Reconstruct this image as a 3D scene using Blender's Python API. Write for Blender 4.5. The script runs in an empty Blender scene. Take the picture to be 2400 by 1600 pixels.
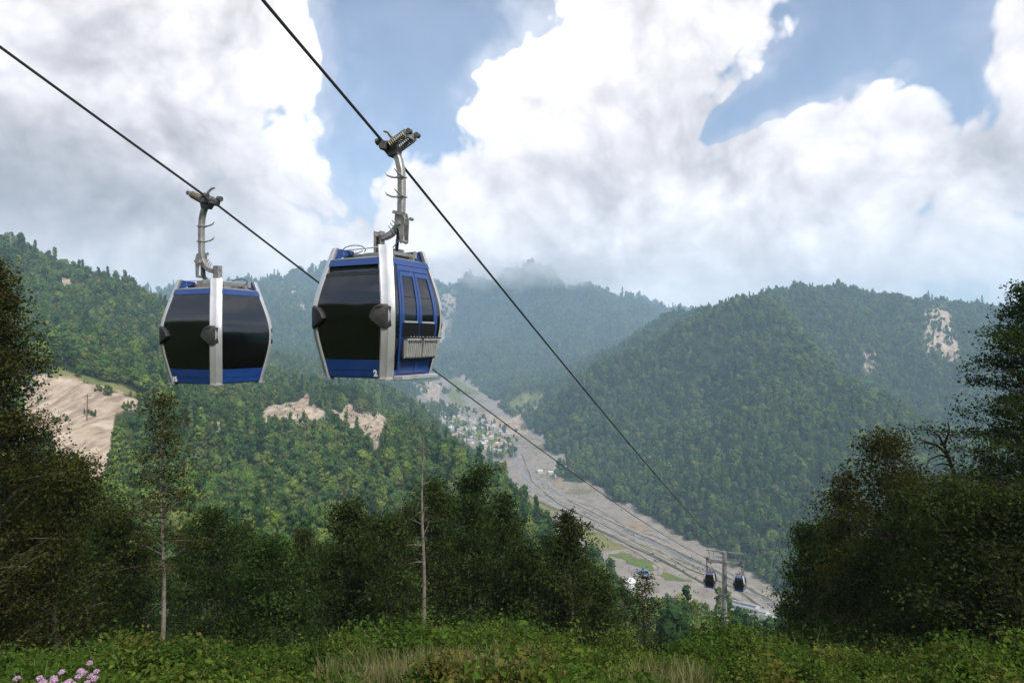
import bpy, bmesh, math, random
import numpy as np
from mathutils import Vector, Matrix

rng = np.random.default_rng(11)
random.seed(11)
R = math.radians
SC = bpy.context.scene
COL = SC.collection
F = 1600.0            # focal length in pixels of the 2400 px wide photograph (24 mm lens)

# ------------------------------------------------------------------ camera
cam_d = bpy.data.cameras.new('camera')
cam_d.lens = 24.0
cam_d.sensor_width = 36.0
cam_d.clip_start = 0.1
cam_d.clip_end = 40000.0
cam = bpy.data.objects.new('camera', cam_d)
COL.objects.link(cam)
cam.location = (0, 0, 0)
cam.rotation_euler = (R(90), 0, 0)
SC.camera = cam

# ------------------------------------------------------------------ render settings
SC.render.engine = 'CYCLES'
SC.view_settings.view_transform = 'Standard'
SC.view_settings.look = 'None'
SC.view_settings.gamma = 1.0
SC.view_settings.exposure = 0.52
SC.view_settings.use_curve_mapping = False
cy = SC.cycles
cy.max_bounces = 6
cy.diffuse_bounces = 2
cy.glossy_bounces = 3
cy.transmission_bounces = 4
cy.transparent_max_bounces = 12
cy.volume_bounces = 1
cy.caustics_reflective = False
cy.caustics_refractive = False
cy.use_denoising = True
cy.sample_clamp_indirect = 6.0

# ------------------------------------------------------------------ sun and sky
SUN_EL, SUN_AZ = R(46), R(142)        # azimuth measured from +Y towards +X
sun_dir = Vector((math.sin(SUN_AZ) * math.cos(SUN_EL), math.cos(SUN_AZ) * math.cos(SUN_EL), math.sin(SUN_EL)))
sun_d = bpy.data.lights.new('sun', 'SUN')
sun_d.energy = 3.8
sun_d.angle = R(5)
sun_d.color = (1.0, 0.95, 0.86)
sun = bpy.data.objects.new('sun', sun_d)
sun.rotation_euler = (-sun_dir).to_track_quat('-Z', 'Y').to_euler()
COL.objects.link(sun)


class NT:
    """small helper for node trees"""
    def __init__(self, tree):
        self.t = tree
        self.n = tree.nodes
        self.l = tree.links

    def node(self, kind, **kw):
        nd = self.n.new(kind)
        for k, v in kw.items():
            setattr(nd, k, v)
        return nd

    def put(self, sock, val):
        if isinstance(val, bpy.types.NodeSocket):
            self.l.new(val, sock)
        elif val is not None:
            if sock.type in ('RGBA',) and len(val) == 3:
                val = (*val, 1.0)
            sock.default_value = val

    def math(self, op, a, b=None, c=None, clamp=False):
        nd = self.node('ShaderNodeMath', operation=op, use_clamp=clamp)
        self.put(nd.inputs[0], a)
        if b is not None:
            self.put(nd.inputs[1], b)
        if c is not None:
            self.put(nd.inputs[2], c)
        return nd.outputs[0]

    def vmath(self, op, a, b=None):
        nd = self.node('ShaderNodeVectorMath', operation=op)
        self.put(nd.inputs[0], a)
        if b is not None:
            self.put(nd.inputs[1], b)
        return nd.outputs['Value'] if op in ('LENGTH', 'DOT_PRODUCT', 'DISTANCE') else nd.outputs[0]

    def noise(self, vec, scale, detail=4, rough=0.55, dist=0.0, lac=2.0):
        nd = self.node('ShaderNodeTexNoise')
        if vec is not None:
            self.put(nd.inputs['Vector'], vec)
        nd.inputs['Scale'].default_value = scale
        nd.inputs['Detail'].default_value = detail
        nd.inputs['Roughness'].default_value = rough
        nd.inputs['Distortion'].default_value = dist
        nd.inputs['Lacunarity'].default_value = lac
        return nd.outputs[0]

    def mixc(self, fac, a, b, blend='MIX'):
        nd = self.node('ShaderNodeMix', data_type='RGBA', blend_type=blend)
        self.put(nd.inputs[0], fac)
        self.put(nd.inputs[6], a)
        self.put(nd.inputs[7], b)
        return nd.outputs[2]

    def step(self, x, lo, hi, smooth=True):
        nd = self.node('ShaderNodeMapRange', interpolation_type='SMOOTHSTEP' if smooth else 'LINEAR')
        self.put(nd.inputs[0], x)
        nd.inputs[1].default_value = lo
        nd.inputs[2].default_value = hi
        nd.inputs[3].default_value = 0.0
        nd.inputs[4].default_value = 1.0
        return nd.outputs[0]

    def ramp(self, fac, stops):
        nd = self.node('ShaderNodeValToRGB')
        self.put(nd.inputs[0], fac)
        e = nd.color_ramp.elements
        while len(e) < len(stops):
            e.new(0.5)
        for i, (p, c) in enumerate(stops):
            e[i].position = p
            e[i].color = (*c, 1.0)
        return nd.outputs[0]


def direction(px, py):
    return Vector(((px - 1200) / F, 1.0, (800 - py) / F)).normalized()


def build_world():
    w = bpy.data.worlds.new('World')
    SC.world = w
    w.use_nodes = True
    t = NT(w.node_tree)
    t.n.clear()
    out = t.node('ShaderNodeOutputWorld')
    sky = t.node('ShaderNodeTexSky', sky_type='NISHITA')
    sky.sun_disc = False
    sky.sun_elevation = SUN_EL
    sky.sun_rotation = SUN_AZ
    sky.altitude = 1200
    sky.air_density = 1.0
    sky.dust_density = 2.6
    tc = t.node('ShaderNodeTexCoord')
    d = tc.outputs['Generated']

    def blob(px, py, rx, ry, tilt=0.0):
        """soft cloud mass / opening centred on a direction of the sky, radius in radians"""
        c = direction(px, py)
        right = Vector((c.y, -c.x, 0)).normalized()
        up = right.cross(c)
        a = math.cos(tilt) * right + math.sin(tilt) * up
        b = -math.sin(tilt) * right + math.cos(tilt) * up
        mp = t.node('ShaderNodeMapping', vector_type='TEXTURE')
        t.put(mp.inputs[0], d)
        mp.inputs['Location'].default_value = tuple(c)
        mp.inputs['Rotation'].default_value = Matrix((a, b, a.cross(b))).transposed().to_euler()
        mp.inputs['Scale'].default_value = (rx * 1.75, ry * 1.75, max(rx, ry) * 1.75)
        return t.math('SUBTRACT', 1.0, t.step(t.vmath('LENGTH', mp.outputs[0]), 0.0, 1.0))

    warp = t.node('ShaderNodeTexNoise')
    t.put(warp.inputs['Vector'], d)
    warp.inputs['Scale'].default_value = 4.0
    warp.inputs['Detail'].default_value = 3
    wv = t.vmath('SUBTRACT', warp.outputs[1], (0.5, 0.5, 0.5))
    sc_w = t.node('ShaderNodeVectorMath', operation='SCALE')
    t.put(sc_w.inputs[0], wv)
    sc_w.inputs['Scale'].default_value = 0.13
    dw = t.vmath('ADD', d, sc_w.outputs[0])

    # coverage: billows with cauliflower edges
    hi = t.noise(dw, 4.2, 11, 0.60)
    vo = t.node('ShaderNodeTexVoronoi', feature='F1')
    t.put(vo.inputs['Vector'], dw)
    vo.inputs['Scale'].default_value = 15.0
    vo.inputs['Detail'].default_value = 2.0
    vo.inputs['Roughness'].default_value = 0.55
    bil = t.math('SUBTRACT', 0.42, vo.outputs['Distance'])
    cov = t.math('MULTIPLY_ADD', t.math('SUBTRACT', hi, 0.5), 1.55, 0.46)
    cov = t.math('MULTIPLY_ADD', bil, 0.62, cov)
    gaps = [(900, 130, .14, .082, R(-50), 1.05), (1060, 40, .11, .082, 0, 0.85), (830, 330, .05, .09, R(15), .7),
            (640, 265, .045, .03, 0, .5), (2140, 20, .115, .08, R(10), 1.2), (1930, 150, .13, .028, R(28), 1.05),
            (1720, 270, .05, .018, R(35), .8), (2340, 195, .06, .05, 0, .6)]
    masses = [(120, 110, .22, .14, 0, .6), (1440, 430, .14, .08, 0, .5), (560, 120, .12, .14, 0, .3), (1500, 130, .16, .11, R(10), .55), (430, 80, .2, .16, 0, .5), (1180, 330, .11, .10, 0, .5),
              (2350, 60, .045, .06, 0, .8), (1200, 600, 1.2, .10, 0, .5), (2130, 290, .24, .07, 0, .55), (1220, 170, .045, .04, 0, .5)]
    for (px, py, rx, ry, tl, amp) in gaps:
        cov = t.math('MULTIPLY_ADD', blob(px, py, rx, ry, tl), -amp, cov)
    for (px, py, rx, ry, tl, amp) in masses:
        cov = t.math('MULTIPLY_ADD', blob(px, py, rx, ry, tl), amp, cov)
    alpha = t.step(cov, -0.02, 0.30)
    veil = t.math('MULTIPLY', t.step(t.noise(dw, 3.1, 7, 0.6), 0.36, 0.72), 0.55)
    veil = t.math('MULTIPLY', veil, t.step(cov, -0.75, 0.1))
    alpha = t.math('MAXIMUM', alpha, t.math('ADD', veil, 0.10))
    # self shading of the clouds: relief towards the light, soft large forms
    n_a = t.noise(dw, 5.5, 8, 0.58)
    n_b = t.noise(t.vmath('ADD', dw, (0.010, -0.004, 0.042)), 5.5, 8, 0.58)
    rel = t.math('SUBTRACT', n_a, n_b)
    sh = t.math('MULTIPLY_ADD', rel, 1.2, 0.73)
    sh = t.math('MULTIPLY_ADD', bil, 0.30, sh)
    sh = t.math('MULTIPLY_ADD', t.step(cov, 0.05, 0.7), -0.09, sh)
    for (px, py, rx, ry, tl, amp) in [(60, 440, .34, .085, R(-4), -.46), (230, 180, .22, .13, R(-30), -.10),
                                      (1230, 190, .12, .11, 0, .22), (1330, 500, .16, .10, R(40), -.13),
                                      (1560, 690, .06, .02, 0, .25),
                                      (640, 400, .08, .06, 0, .18), (2380, 420, .10, .20, 0, -.08), (1350, 650, .25, .03, 0, -.10), (350, 600, .32, .07, 0, .26), (1900, 600, .45, .07, 0, .14), (900, 570, .16, .08, 0, .16), (900, 200, .25, .2, 0, .15)]:
        sh = t.math('MULTIPLY_ADD', blob(px, py, rx, ry, tl), amp, sh)
    ccol = t.ramp(sh, [(0.0, (0.26, 0.255, 0.27)), (0.30, (0.45, 0.43, 0.45)), (0.55, (0.68, 0.65, 0.665)), (0.78, (0.88, 0.855, 0.86)), (1.0, (1.0, 0.985, 0.97))])
    bg_sky = t.node('ShaderNodeBackground')
    t.put(bg_sky.inputs[0], sky.outputs[0])
    bg_sky.inputs[1].default_value = 0.12
    bg_cl = t.node('ShaderNodeBackground')
    t.put(bg_cl.inputs[0], ccol)
    bg_cl.inputs[1].default_value = 1.16
    mx = t.node('ShaderNodeMixShader')
    t.put(mx.inputs[0], alpha)
    t.l.new(bg_sky.outputs[0], mx.inputs[1])
    t.l.new(bg_cl.outputs[0], mx.inputs[2])
    t.l.new(mx.outputs[0], out.inputs[0])
    w.cycles.sampling_method = 'MANUAL'
    w.cycles.sample_map_resolution = 512


build_world()

# ------------------------------------------------------------------ scene helpers
def tag(o, label=None, cat=None, group=None, kind=None):
    if label:
        o['label'] = label
    if cat:
        o['category'] = cat
    if group:
        o['group'] = group
    if kind:
        o['kind'] = kind
    return o


def empty(name, loc=(0, 0, 0), rz=0.0):
    o = bpy.data.objects.new(name, None)
    COL.objects.link(o)
    o.location = loc
    o.rotation_euler = (0, 0, rz)
    o.empty_display_size = 0.3
    return o


def link(name, mesh, parent=None, loc=(0, 0, 0), rz=0.0, scale=None):
    o = bpy.data.objects.new(name, mesh)
    COL.objects.link(o)
    o.location = loc
    o.rotation_euler = (0, 0, rz)
    if scale is not None:
        o.scale = scale if hasattr(scale, '__len__') else (scale,) * 3
    if parent is not None:
        o.parent = parent
    return o


def copy_tree(o, parent=None):
    c = o.copy()
    COL.objects.link(c)
    c.parent = parent
    for ch in o.children:
        copy_tree(ch, c)
    return c


def np_mesh(name, parts, mats, smooth=False):
    """parts: list of (verts (n,3), faces (m,k), material index, tint (n,) or None)"""
    nv = sum(len(p[0]) for p in parts)
    V = np.concatenate([np.asarray(p[0], dtype=np.float32).reshape(-1, 3) for p in parts])
    loops, starts, midx, off, ls = [], [], [], 0, 0
    for p in parts:
        f = np.asarray(p[1], dtype=np.int64)
        k = f.shape[1]
        loops.append((f + off).ravel())
        starts.append(ls + np.arange(len(f)) * k)
        ls += len(f) * k
        midx.append(np.full(len(f), p[2], dtype=np.int32))
        off += len(p[0])
    loops = np.concatenate(loops).astype(np.int32)
    starts = np.concatenate(starts).astype(np.int32)
    midx = np.concatenate(midx)
    me = bpy.data.meshes.new(name)
    me.vertices.add(nv)
    me.vertices.foreach_set('co', V.ravel())
    me.loops.add(len(loops))
    me.loops.foreach_set('vertex_index', loops)
    me.polygons.add(len(starts))
    me.polygons.foreach_set('loop_start', starts)
    me.polygons.foreach_set('material_index', midx)
    me.polygons.foreach_set('use_smooth', np.full(len(starts), smooth))
    if any(p[3] is not None for p in parts):
        a = me.attributes.new('tint', 'FLOAT', 'POINT')
        tv = np.concatenate([np.zeros(len(p[0])) + 0.5 if p[3] is None else np.asarray(p[3], float) for p in parts])
        a.data.foreach_set('value', tv.astype(np.float32))
    for m in mats:
        me.materials.append(m)
    me.update(calc_edges=True)
    me.validate()
    return me


class MB:
    """collects boxes, tubes, lofts into one mesh"""
    def __init__(self):
        self.v, self.f = [], []

    def add(self, verts, faces):
        o = len(self.v)
        self.v += [tuple(p) for p in verts]
        self.f += [tuple(i + o for i in f) for f in faces]
        return self

    def box(self, c, s, rot=None):
        hx, hy, hz = s[0] / 2, s[1] / 2, s[2] / 2
        pts = [Vector((x, y, z)) for z in (-hz, hz) for (x, y) in ((-hx, -hy), (hx, -hy), (hx, hy), (-hx, hy))]
        if rot is not None:
            pts = [rot @ p for p in pts]
        pts = [p + Vector(c) for p in pts]
        return self.add(pts, [(3, 2, 1, 0), (4, 5, 6, 7), (0, 1, 5, 4), (1, 2, 6, 5), (2, 3, 7, 6), (3, 0, 4, 7)])

    def beam(self, a, b, w, h, up=(0, 0, 1)):
        a, b = Vector(a), Vector(b)
        d = (b - a).normalized()
        s = d.cross(Vector(up))
        if s.length < 1e-4:
            s = d.cross(Vector((1, 0, 0)))
        s.normalize()
        u = s.cross(d)
        pts = []
        for q in (a, b):
            for (i, j) in ((-1, -1), (1, -1), (1, 1), (-1, 1)):
                pts.append(q + s * (i * w / 2) + u * (j * h / 2))
        return self.add(pts, [(3, 2, 1, 0), (4, 5, 6, 7), (0, 1, 5, 4), (1, 2, 6, 5), (2, 3, 7, 6), (3, 0, 4, 7)])

    def tube(self, path, r, n=8, cap=True):
        path = [Vector(p) for p in path]
        rs = r if hasattr(r, '__len__') else [r] * len(path)
        rings, ref = [], None
        for i, p in enumerate(path):
            t = (path[min(i + 1, len(path) - 1)] - path[max(i - 1, 0)]).normalized()
            if ref is None:
                ref = Vector((0, 0, 1)) if abs(t.z) < 0.9 else Vector((1, 0, 0))
            s = t.cross(ref)
            if s.length < 1e-5:
                s = t.cross(Vector((0.3, 1, 0.2)))
            s.normalize()
            u = s.cross(t).normalized()
            ref = u
            rings.append([p + s * (rs[i] * math.cos(2 * math.pi * k / n)) + u * (rs[i] * math.sin(2 * math.pi * k / n)) for k in range(n)])
        vs = [q for ring in rings for q in ring]
        fs = []
        for i in range(len(rings) - 1):
            for k in range(n):
                fs.append((i * n + k, i * n + (k + 1) % n, (i + 1) * n + (k + 1) % n, (i + 1) * n + k))
        if cap:
            fs.append(tuple(reversed(range(n))))
            fs.append(tuple((len(rings) - 1) * n + k for k in range(n)))
        return self.add(vs, fs)

    def loft(self, rings, closed=True, cap=True):
        n = len(rings[0])
        vs = [q for r in rings for q in r]
        fs = []
        for i in range(len(rings) - 1):
            for k in range(n if closed else n - 1):
                fs.append((i * n + k, i * n + (k + 1) % n, (i + 1) * n + (k + 1) % n, (i + 1) * n + k))
        if cap and closed:
            fs.append(tuple(reversed(range(n))))
            fs.append(tuple((len(rings) - 1) * n + k for k in range(n)))
        return self.add(vs, fs)

    def prism(self, poly, ext):
        """poly: 3D points, ext: vector"""
        e = Vector(ext)
        a = [Vector(p) for p in poly]
        return self.loft([a, [p + e for p in a]])

    def mesh(self, name, mats, smooth=False, bevel=0.0):
        me = bpy.data.meshes.new(name)
        me.from_pydata([tuple(p) for p in self.v], [], self.f)
        for m in (mats if isinstance(mats, (list, tuple)) else [mats]):
            me.materials.append(m)
        bm = bmesh.new()
        bm.from_mesh(me)
        bmesh.ops.recalc_face_normals(bm, faces=bm.faces)
        if bevel > 0:
            es = [e for e in bm.edges if len(e.link_faces) == 2 and e.calc_face_angle(0) > 0.6]
            bmesh.ops.bevel(bm, geom=es, offset=bevel, segments=2, affect='EDGES', profile=0.6)
        bm.to_mesh(me)
        bm.free()
        if smooth:
            me.polygons.foreach_set('use_smooth', [True] * len(me.polygons))
            me.set_sharp_from_angle(angle=R(35))
        me.update()
        return me

    def obj(self, name, mat, parent=None, smooth=False, bevel=0.0, **kw):
        return link(name, self.mesh(name, mat, smooth, bevel), parent, **kw)


# ------------------------------------------------------------------ materials
def material(name):
    m = bpy.data.materials.new(name)
    m.use_nodes = True
    t = NT(m.node_tree)
    t.n.clear()
    out = t.node('ShaderNodeOutputMaterial')
    return m, t, out


def principled(name, col, rough=0.5, metal=0.0, var=0.0, vscale=8.0, bump=0.0, coat=0.0, dirt=None, spec=0.5):
    m, t, out = material(name)
    b = t.node('ShaderNodeBsdfPrincipled')
    tc = t.node('ShaderNodeTexCoord')
    c = (*col, 1.0)
    if var > 0 or dirt:
        n = t.noise(tc.outputs['Object'], vscale, 6, 0.6)
        lo = tuple(max(0.0, x * (1 - var)) for x in col)
        hi = tuple(min(1.0, x * (1 + var)) for x in col)
        cs = t.mixc(t.step(n, 0.3, 0.7), lo, hi)
        if dirt:
            n2 = t.noise(tc.outputs['Object'], vscale * 0.37, 8, 0.7)
            cs = t.mixc(t.math('MULTIPLY', t.step(n2, 0.52, 0.75), 0.55), cs, dirt)
        t.put(b.inputs['Base Color'], cs)
        t.put(b.inputs['Roughness'], t.math('MULTIPLY_ADD', n, 0.25, rough - 0.12))
    else:
        b.inputs['Base Color'].default_value = c
        b.inputs['Roughness'].default_value = rough
    b.inputs['Metallic'].default_value = metal
    b.inputs['Coat Weight'].default_value = coat
    b.inputs['Specular IOR Level'].default_value = spec
    if bump > 0:
        n3 = t.noise(tc.outputs['Object'], vscale * 3, 5, 0.6)
        bp = t.node('ShaderNodeBump')
        bp.inputs['Strength'].default_value = bump
        bp.inputs['Distance'].default_value = 0.02
        t.put(bp.inputs['Height'], n3)
        t.l.new(bp.outputs[0], b.inputs['Normal'])
    t.l.new(b.outputs[0], out.inputs[0])
    return m


def tinted_glass(name, tint, ior=1.6):
    m, t, out = material(name)
    tr = t.node('ShaderNodeBsdfTransparent')
    t.put(tr.inputs[0], tint)
    gl = t.node('ShaderNodeBsdfGlossy')
    gl.inputs['Color'].default_value = (0.9, 0.92, 0.95, 1)
    gl.inputs['Roughness'].default_value = 0.09
    tc = t.node('ShaderNodeTexCoord')
    n = t.noise(tc.outputs['Object'], 1.3, 2, 0.5)
    bp = t.node('ShaderNodeBump')
    bp.inputs['Strength'].default_value = 0.04
    bp.inputs['Distance'].default_value = 0.2
    t.put(bp.inputs['Height'], n)
    t.l.new(bp.outputs[0], gl.inputs['Normal'])
    fr = t.node('ShaderNodeFresnel')
    fr.inputs[0].default_value = ior
    dif = t.node('ShaderNodeBsdfDiffuse')
    dif.inputs[0].default_value = (0.02, 0.021, 0.024, 1)
    m0 = t.node('ShaderNodeMixShader')
    m0.inputs[0].default_value = 0.15
    t.l.new(tr.outputs[0], m0.inputs[1])
    t.l.new(dif.outputs[0], m0.inputs[2])
    mx = t.node('ShaderNodeMixShader')
    t.l.new(fr.outputs[0], mx.inputs[0])
    t.l.new(m0.outputs[0], mx.inputs[1])
    t.l.new(gl.outputs[0], mx.inputs[2])
    t.l.new(mx.outputs[0], out.inputs[0])
    return m


def foliage(name, stops, trans=0.25, tintamt=0.9, patch=0.0):
    """leaf material: colour differs from plant to plant and from clump to clump"""
    m, t, out = material(name)
    oi = t.node('ShaderNodeObjectInfo')
    at = t.node('ShaderNodeAttribute', attribute_name='tint')
    rv = oi.outputs['Random']
    if patch > 0:      # stands of lighter and darker kinds
        pn = t.noise(oi.outputs['Location'], patch, 3, 0.6)
        rv = t.math('MULTIPLY_ADD', t.math('SUBTRACT', pn, 0.5), 1.5, rv, clamp=True)
    c = t.ramp(rv, stops)
    k = t.math('MULTIPLY_ADD', t.math('SUBTRACT', at.outputs['Fac'], 0.5), tintamt, 1.0)
    vm = t.node('ShaderNodeVectorMath', operation='SCALE')
    t.put(vm.inputs[0], c)
    t.put(vm.inputs['Scale'], k)
    dif = t.node('ShaderNodeBsdfDiffuse')
    t.l.new(vm.outputs[0], dif.inputs[0])
    tl = t.node('ShaderNodeBsdfTranslucent')
    t.put(tl.inputs[0], t.mixc(1.0, vm.outputs[0], (1.5, 1.7, 0.6), 'MULTIPLY'))
    mx = t.node('ShaderNodeMixShader')
    mx.inputs[0].default_value = trans
    t.l.new(dif.outputs[0], mx.inputs[1])
    t.l.new(tl.outputs[0], mx.inputs[2])
    t.l.new(mx.outputs[0], out.inputs[0])
    return m


M = {}
M['blue'] = principled('blue paint', (0.011, 0.048, 0.20), 0.38, 0.0, 0.12, 5, 0.0, 0.35, dirt=(0.055, 0.065, 0.13))
M['silver'] = principled('silver anodised aluminium', (0.60, 0.60, 0.615), 0.36, 0.6, 0.06, 4, dirt=(0.36, 0.34, 0.32))
M['steel'] = principled('galvanised steel', (0.34, 0.335, 0.32), 0.5, 0.65, 0.18, 9, 0.1, dirt=(0.18, 0.16, 0.13))
M['darksteel'] = principled('greasy dark steel', (0.13, 0.13, 0.125), 0.5, 0.6, 0.3, 14, 0.15)
M['black'] = principled('black rubber', (0.018, 0.018, 0.019), 0.6, 0.0, 0.3, 12, 0.1)
M['blackgloss'] = principled('black panel', (0.008, 0.008, 0.009), 0.25)
M['darkgrey'] = principled('dark grey interior', (0.035, 0.035, 0.038), 0.7)
M['roofgrey'] = principled('grey roof sheet', (0.22, 0.22, 0.22), 0.5, 0.3, 0.15, 6)
M['white'] = principled('white lettering', (0.85, 0.85, 0.85), 0.5)
M['glass'] = tinted_glass('smoked glass', (0.50, 0.495, 0.51), 1.8)
M['rack'] = principled('ribbed aluminium', (0.52, 0.51, 0.48), 0.42, 0.6, 0.12, 8, dirt=(0.25, 0.22, 0.18))
M['rope'] = principled('steel rope', (0.05, 0.05, 0.05), 0.55, 0.5, 0.3, 30)
M['copper'] = principled('worn brass spring', (0.20, 0.17, 0.12), 0.5, 0.6, 0.3, 20)

# ------------------------------------------------------------------ terrain: heights from control points
CP = []     # x, y, z


def cp(px, py, d):
    CP.append(((px - 1200) / F * d, d, (800 - py) / F * d))


def cx(x, y, z):
    CP.append((x, y, z))


def zfloor_d(d):
    return np.interp(d, [-400, 300, 800, 1100, 1500, 1950, 2400, 3000, 4200], [-380, -330, -300, -283, -257, -235, -211, -187, -120])


# the bank in front of the camera
for a in (-170, -120, -80, -60, -45, -30, -15, 0, 15, 30, 45, 60, 80, 120, 170):
    ra = R(a)
    front = max(0.0, math.cos(ra))
    for r_, zf_, zb_ in ((3.5, -3.9, -3.4), (7, -4.55, -3.0), (10, -5.55, -2.2), (16, -7.9, -0.5), (28, -14.2, 3), (60, -30, 14), (105, -55, 30)):
        s_ = front ** 0.6
        zz = zf_ * s_ + zb_ * (1 - s_)
        cx(r_ * math.sin(ra), r_ * math.cos(ra), zz)
# slope below the bank, centre right
for (px, d, z) in ((1600, 180, -86), (1600, 260, -118), (1600, 450, -205), (1620, 620, -292), (1350, 180, -84), (2000, 180, -84),
                   (2000, 300, -140), (2000, 500, -235), (2300, 180, -78), (2300, 320, -140), (2300, 600, -300), (2700, 200, -80), (2700, 500, -250),
                   (1430, 260, -112), (1250, 180, -76), (1150, 260, -96)):
    cx((px - 1200) / F * d, d, z)
# spur that carries the forest left of the valley
for q in ((1100, 1095, 520), (1200, 1170, 480), (1300, 1265, 440), (1430, 1375, 380), (1000, 1045, 590), (930, 1000, 680), (700, 1215, 400), (850, 1230, 400),
          (950, 1250, 400), (1050, 1280, 390), (550, 1220, 330), (400, 1220, 300), (250, 1180, 260), (100, 1180, 240), (600, 1090, 520), (800, 1110, 520),
          (450, 1080, 430), (720, 1020, 660), (850, 985, 740), (620, 990, 700)):
    cp(*q)
# beyond the spur crest it falls to the valley
for (px, d, z) in ((1250, 640, -190), (1150, 760, -185), (1050, 900, -180), (1380, 560, -210), (1000, 1150, -195), (960, 1400, -190), (1480, 520, -225), (1180, 950, -262), (1300, 760, -275)):
    cx((px - 1200) / F * d, d, z)
# left side: gully wall with the landslide, ridge above
for q in ((60, 1120, 330), (250, 1110, 345), (100, 1000, 380), (250, 990, 400), (180, 900, 450), (320, 940, 460), (80, 870, 470), (400, 960, 480),
          (200, 820, 600), (100, 760, 700), (0, 700, 780), (0, 605, 900), (60, 610, 905), (200, 668, 950), (350, 735, 1050), (430, 790, 1100), (300, 800, 850),
          (450, 880, 850), (560, 900, 900), (640, 910, 950), (720, 940, 820), (800, 940, 860), (-300, 560, 800), (-300, 800, 560), (-300, 1000, 380),
          (-800, 560, 700), (-800, 900, 400), (-700, 1100, 200), (-200, 1200, 200), (880, 960, 900), (560, 955, 700)):
    cp(*q)
for q in ((500, 900, 1350), (650, 905, 1350), (800, 910, 1300), (900, 920, 1300), (600, 860, 1900), (800, 880, 1750), (920, 930, 1700), (980, 965, 1750), (960, 920, 2150),
          (990, 930, 2300), (700, 830, 2300), (500, 800, 2400), (300, 780, 2000), (400, 830, 1500), (100, 760, 1500), (900, 870, 2500), (980, 890, 2800)):
    cp(*q)
# far left mountains
for q in ((330, 715, 3700), (450, 705, 3800), (560, 675, 3800), (680, 668, 3900), (770, 655, 4200), (900, 630, 4500), (965, 720, 4100), (960, 800, 3500), (700, 760, 3000), (820, 800, 3000),
          (560, 770, 2900), (400, 770, 2900), (1010, 868, 3300), (1018, 850, 4100), (1015, 815, 5000), (100, 720, 3500), (-300, 700, 3500), (-800, 650, 3000), (1010, 700, 6200)):
    cp(*q)
# centre mountain
for q in ((1065, 760, 4250), (1105, 650, 4600), (1160, 645, 4450), (1250, 660, 4300), (1340, 682, 4300), (1430, 702, 4200), (1490, 756, 4000), (1540, 790, 3900), (1240, 800, 3700), (1340, 800, 3600),
          (1150, 830, 3400), (1250, 880, 3050), (1130, 880, 3050), (1400, 850, 3300), (1110, 925, 2700), (1190, 935, 2550), (1240, 945, 2350), (1270, 950, 2200), (1075, 830, 3700),
          (1500, 712, 6200), (1600, 748, 5600), (1680, 780, 5200), (1800, 760, 5500)):
    cp(*q)
# foot of the right hill and its face
for q in ((1235, 1035, 1700), (1310, 1130, 1330), (1420, 1190, 1160), (1510, 1225, 1080), (1640, 1300, 950), (1820, 1385, 830), (2000, 1460, 730),
          (1260, 995, 1790), (1340, 900, 1830), (1400, 858, 1830), (1480, 815, 1800), (1600, 762, 1750), (1700, 733, 1700), (1790, 712, 1660), (1850, 748, 1780), (1950, 722, 1950), (2100, 706, 2150),
          (2200, 712, 2200), (2290, 732, 2250), (2400, 735, 2300), (2700, 730, 2200), (3100, 760, 2000),
          (1350, 1050, 1480), (1400, 950, 1640), (1500, 1090, 1270), (1500, 960, 1520), (1600, 1160, 1090), (1620, 1000, 1330), (1650, 860, 1540), (1760, 1250, 970), (1750, 1050, 1200),
          (1770, 900, 1400), (1900, 1150, 1020), (1845, 785, 1540), (1920, 865, 1390), (2010, 955, 1250), (2090, 1040, 1130), (2000, 1200, 940), (1930, 795, 1860), (2030, 840, 1840), (2150, 780, 1960), (2140, 880, 1800), (2250, 900, 1750), (2300, 1050, 1300),
          (2350, 850, 1900), (2500, 1100, 1100), (2700, 1000, 1300)):
    cp(*q)
# second spur behind it
for q in ((1570, 756, 2350), (1480, 795, 2350), (1400, 845, 2350), (1300, 912, 2300), (1250, 955, 2150)):
    cp(*q)
for (px, d, z) in ((1900, 1690, -80), (2000, 1590, -160), (2100, 1470, -225), (2200, 1330, -250), (1450, 2060, -55), (1600, 2020, 20), (1330, 2050, -150), (1600, 3000, -60), (1750, 2600, 10), (2000, 3000, 30), (2300, 3200, 60)):
    cx((px - 1200) / F * d, d, z)
# valley axis (lower than the floor; the floor is laid in afterwards)
VAL = np.array([(640, 300), (420, 560), (300, 720), (240, 800), (165, 1050), (58, 1250), (-54, 1580), (-125, 1900), (-200, 2300), (-300, 3000), (-420, 3600)], float)
VW = np.array([120, 110, 95, 92, 95, 70, 90, 105, 95, 60, 20], float)
for (x_, y_) in VAL[:-1]:
    cx(x_, y_, float(zfloor_d(y_)) - 30)
# outer ring
for a in range(-180, 181, 20):
    ra = R(a)
    fr = abs(a) < 45
    cx(9500 * math.sin(ra), 9500 * math.cos(ra), 90)
    if not fr:
        cx(3500 * math.sin(ra), 3500 * math.cos(ra), 190)
        cx(1200 * math.sin(ra), 1200 * math.cos(ra), 110 if abs(a) > 80 else (-100 if a > 0 else 90))
        if abs(a) > 80:
            cx(400 * math.sin(ra), 400 * math.cos(ra), 90)

CP = np.array(CP)
_r = np.hypot(CP[:, 0], CP[:, 1])
_pl = np.stack([np.log(_r), np.arctan2(CP[:, 0], CP[:, 1])], 1)
_s = CP[:, 2] / _r
_dd = np.hypot(_pl[:, None, 0] - _pl[None, :, 0], _pl[:, None, 1] - _pl[None, :, 1])


def _ker(d):
    return np.where(d > 1e-9, d * d * np.log(d + 1e-12), 0.0) if False else d ** 1.5


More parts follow.
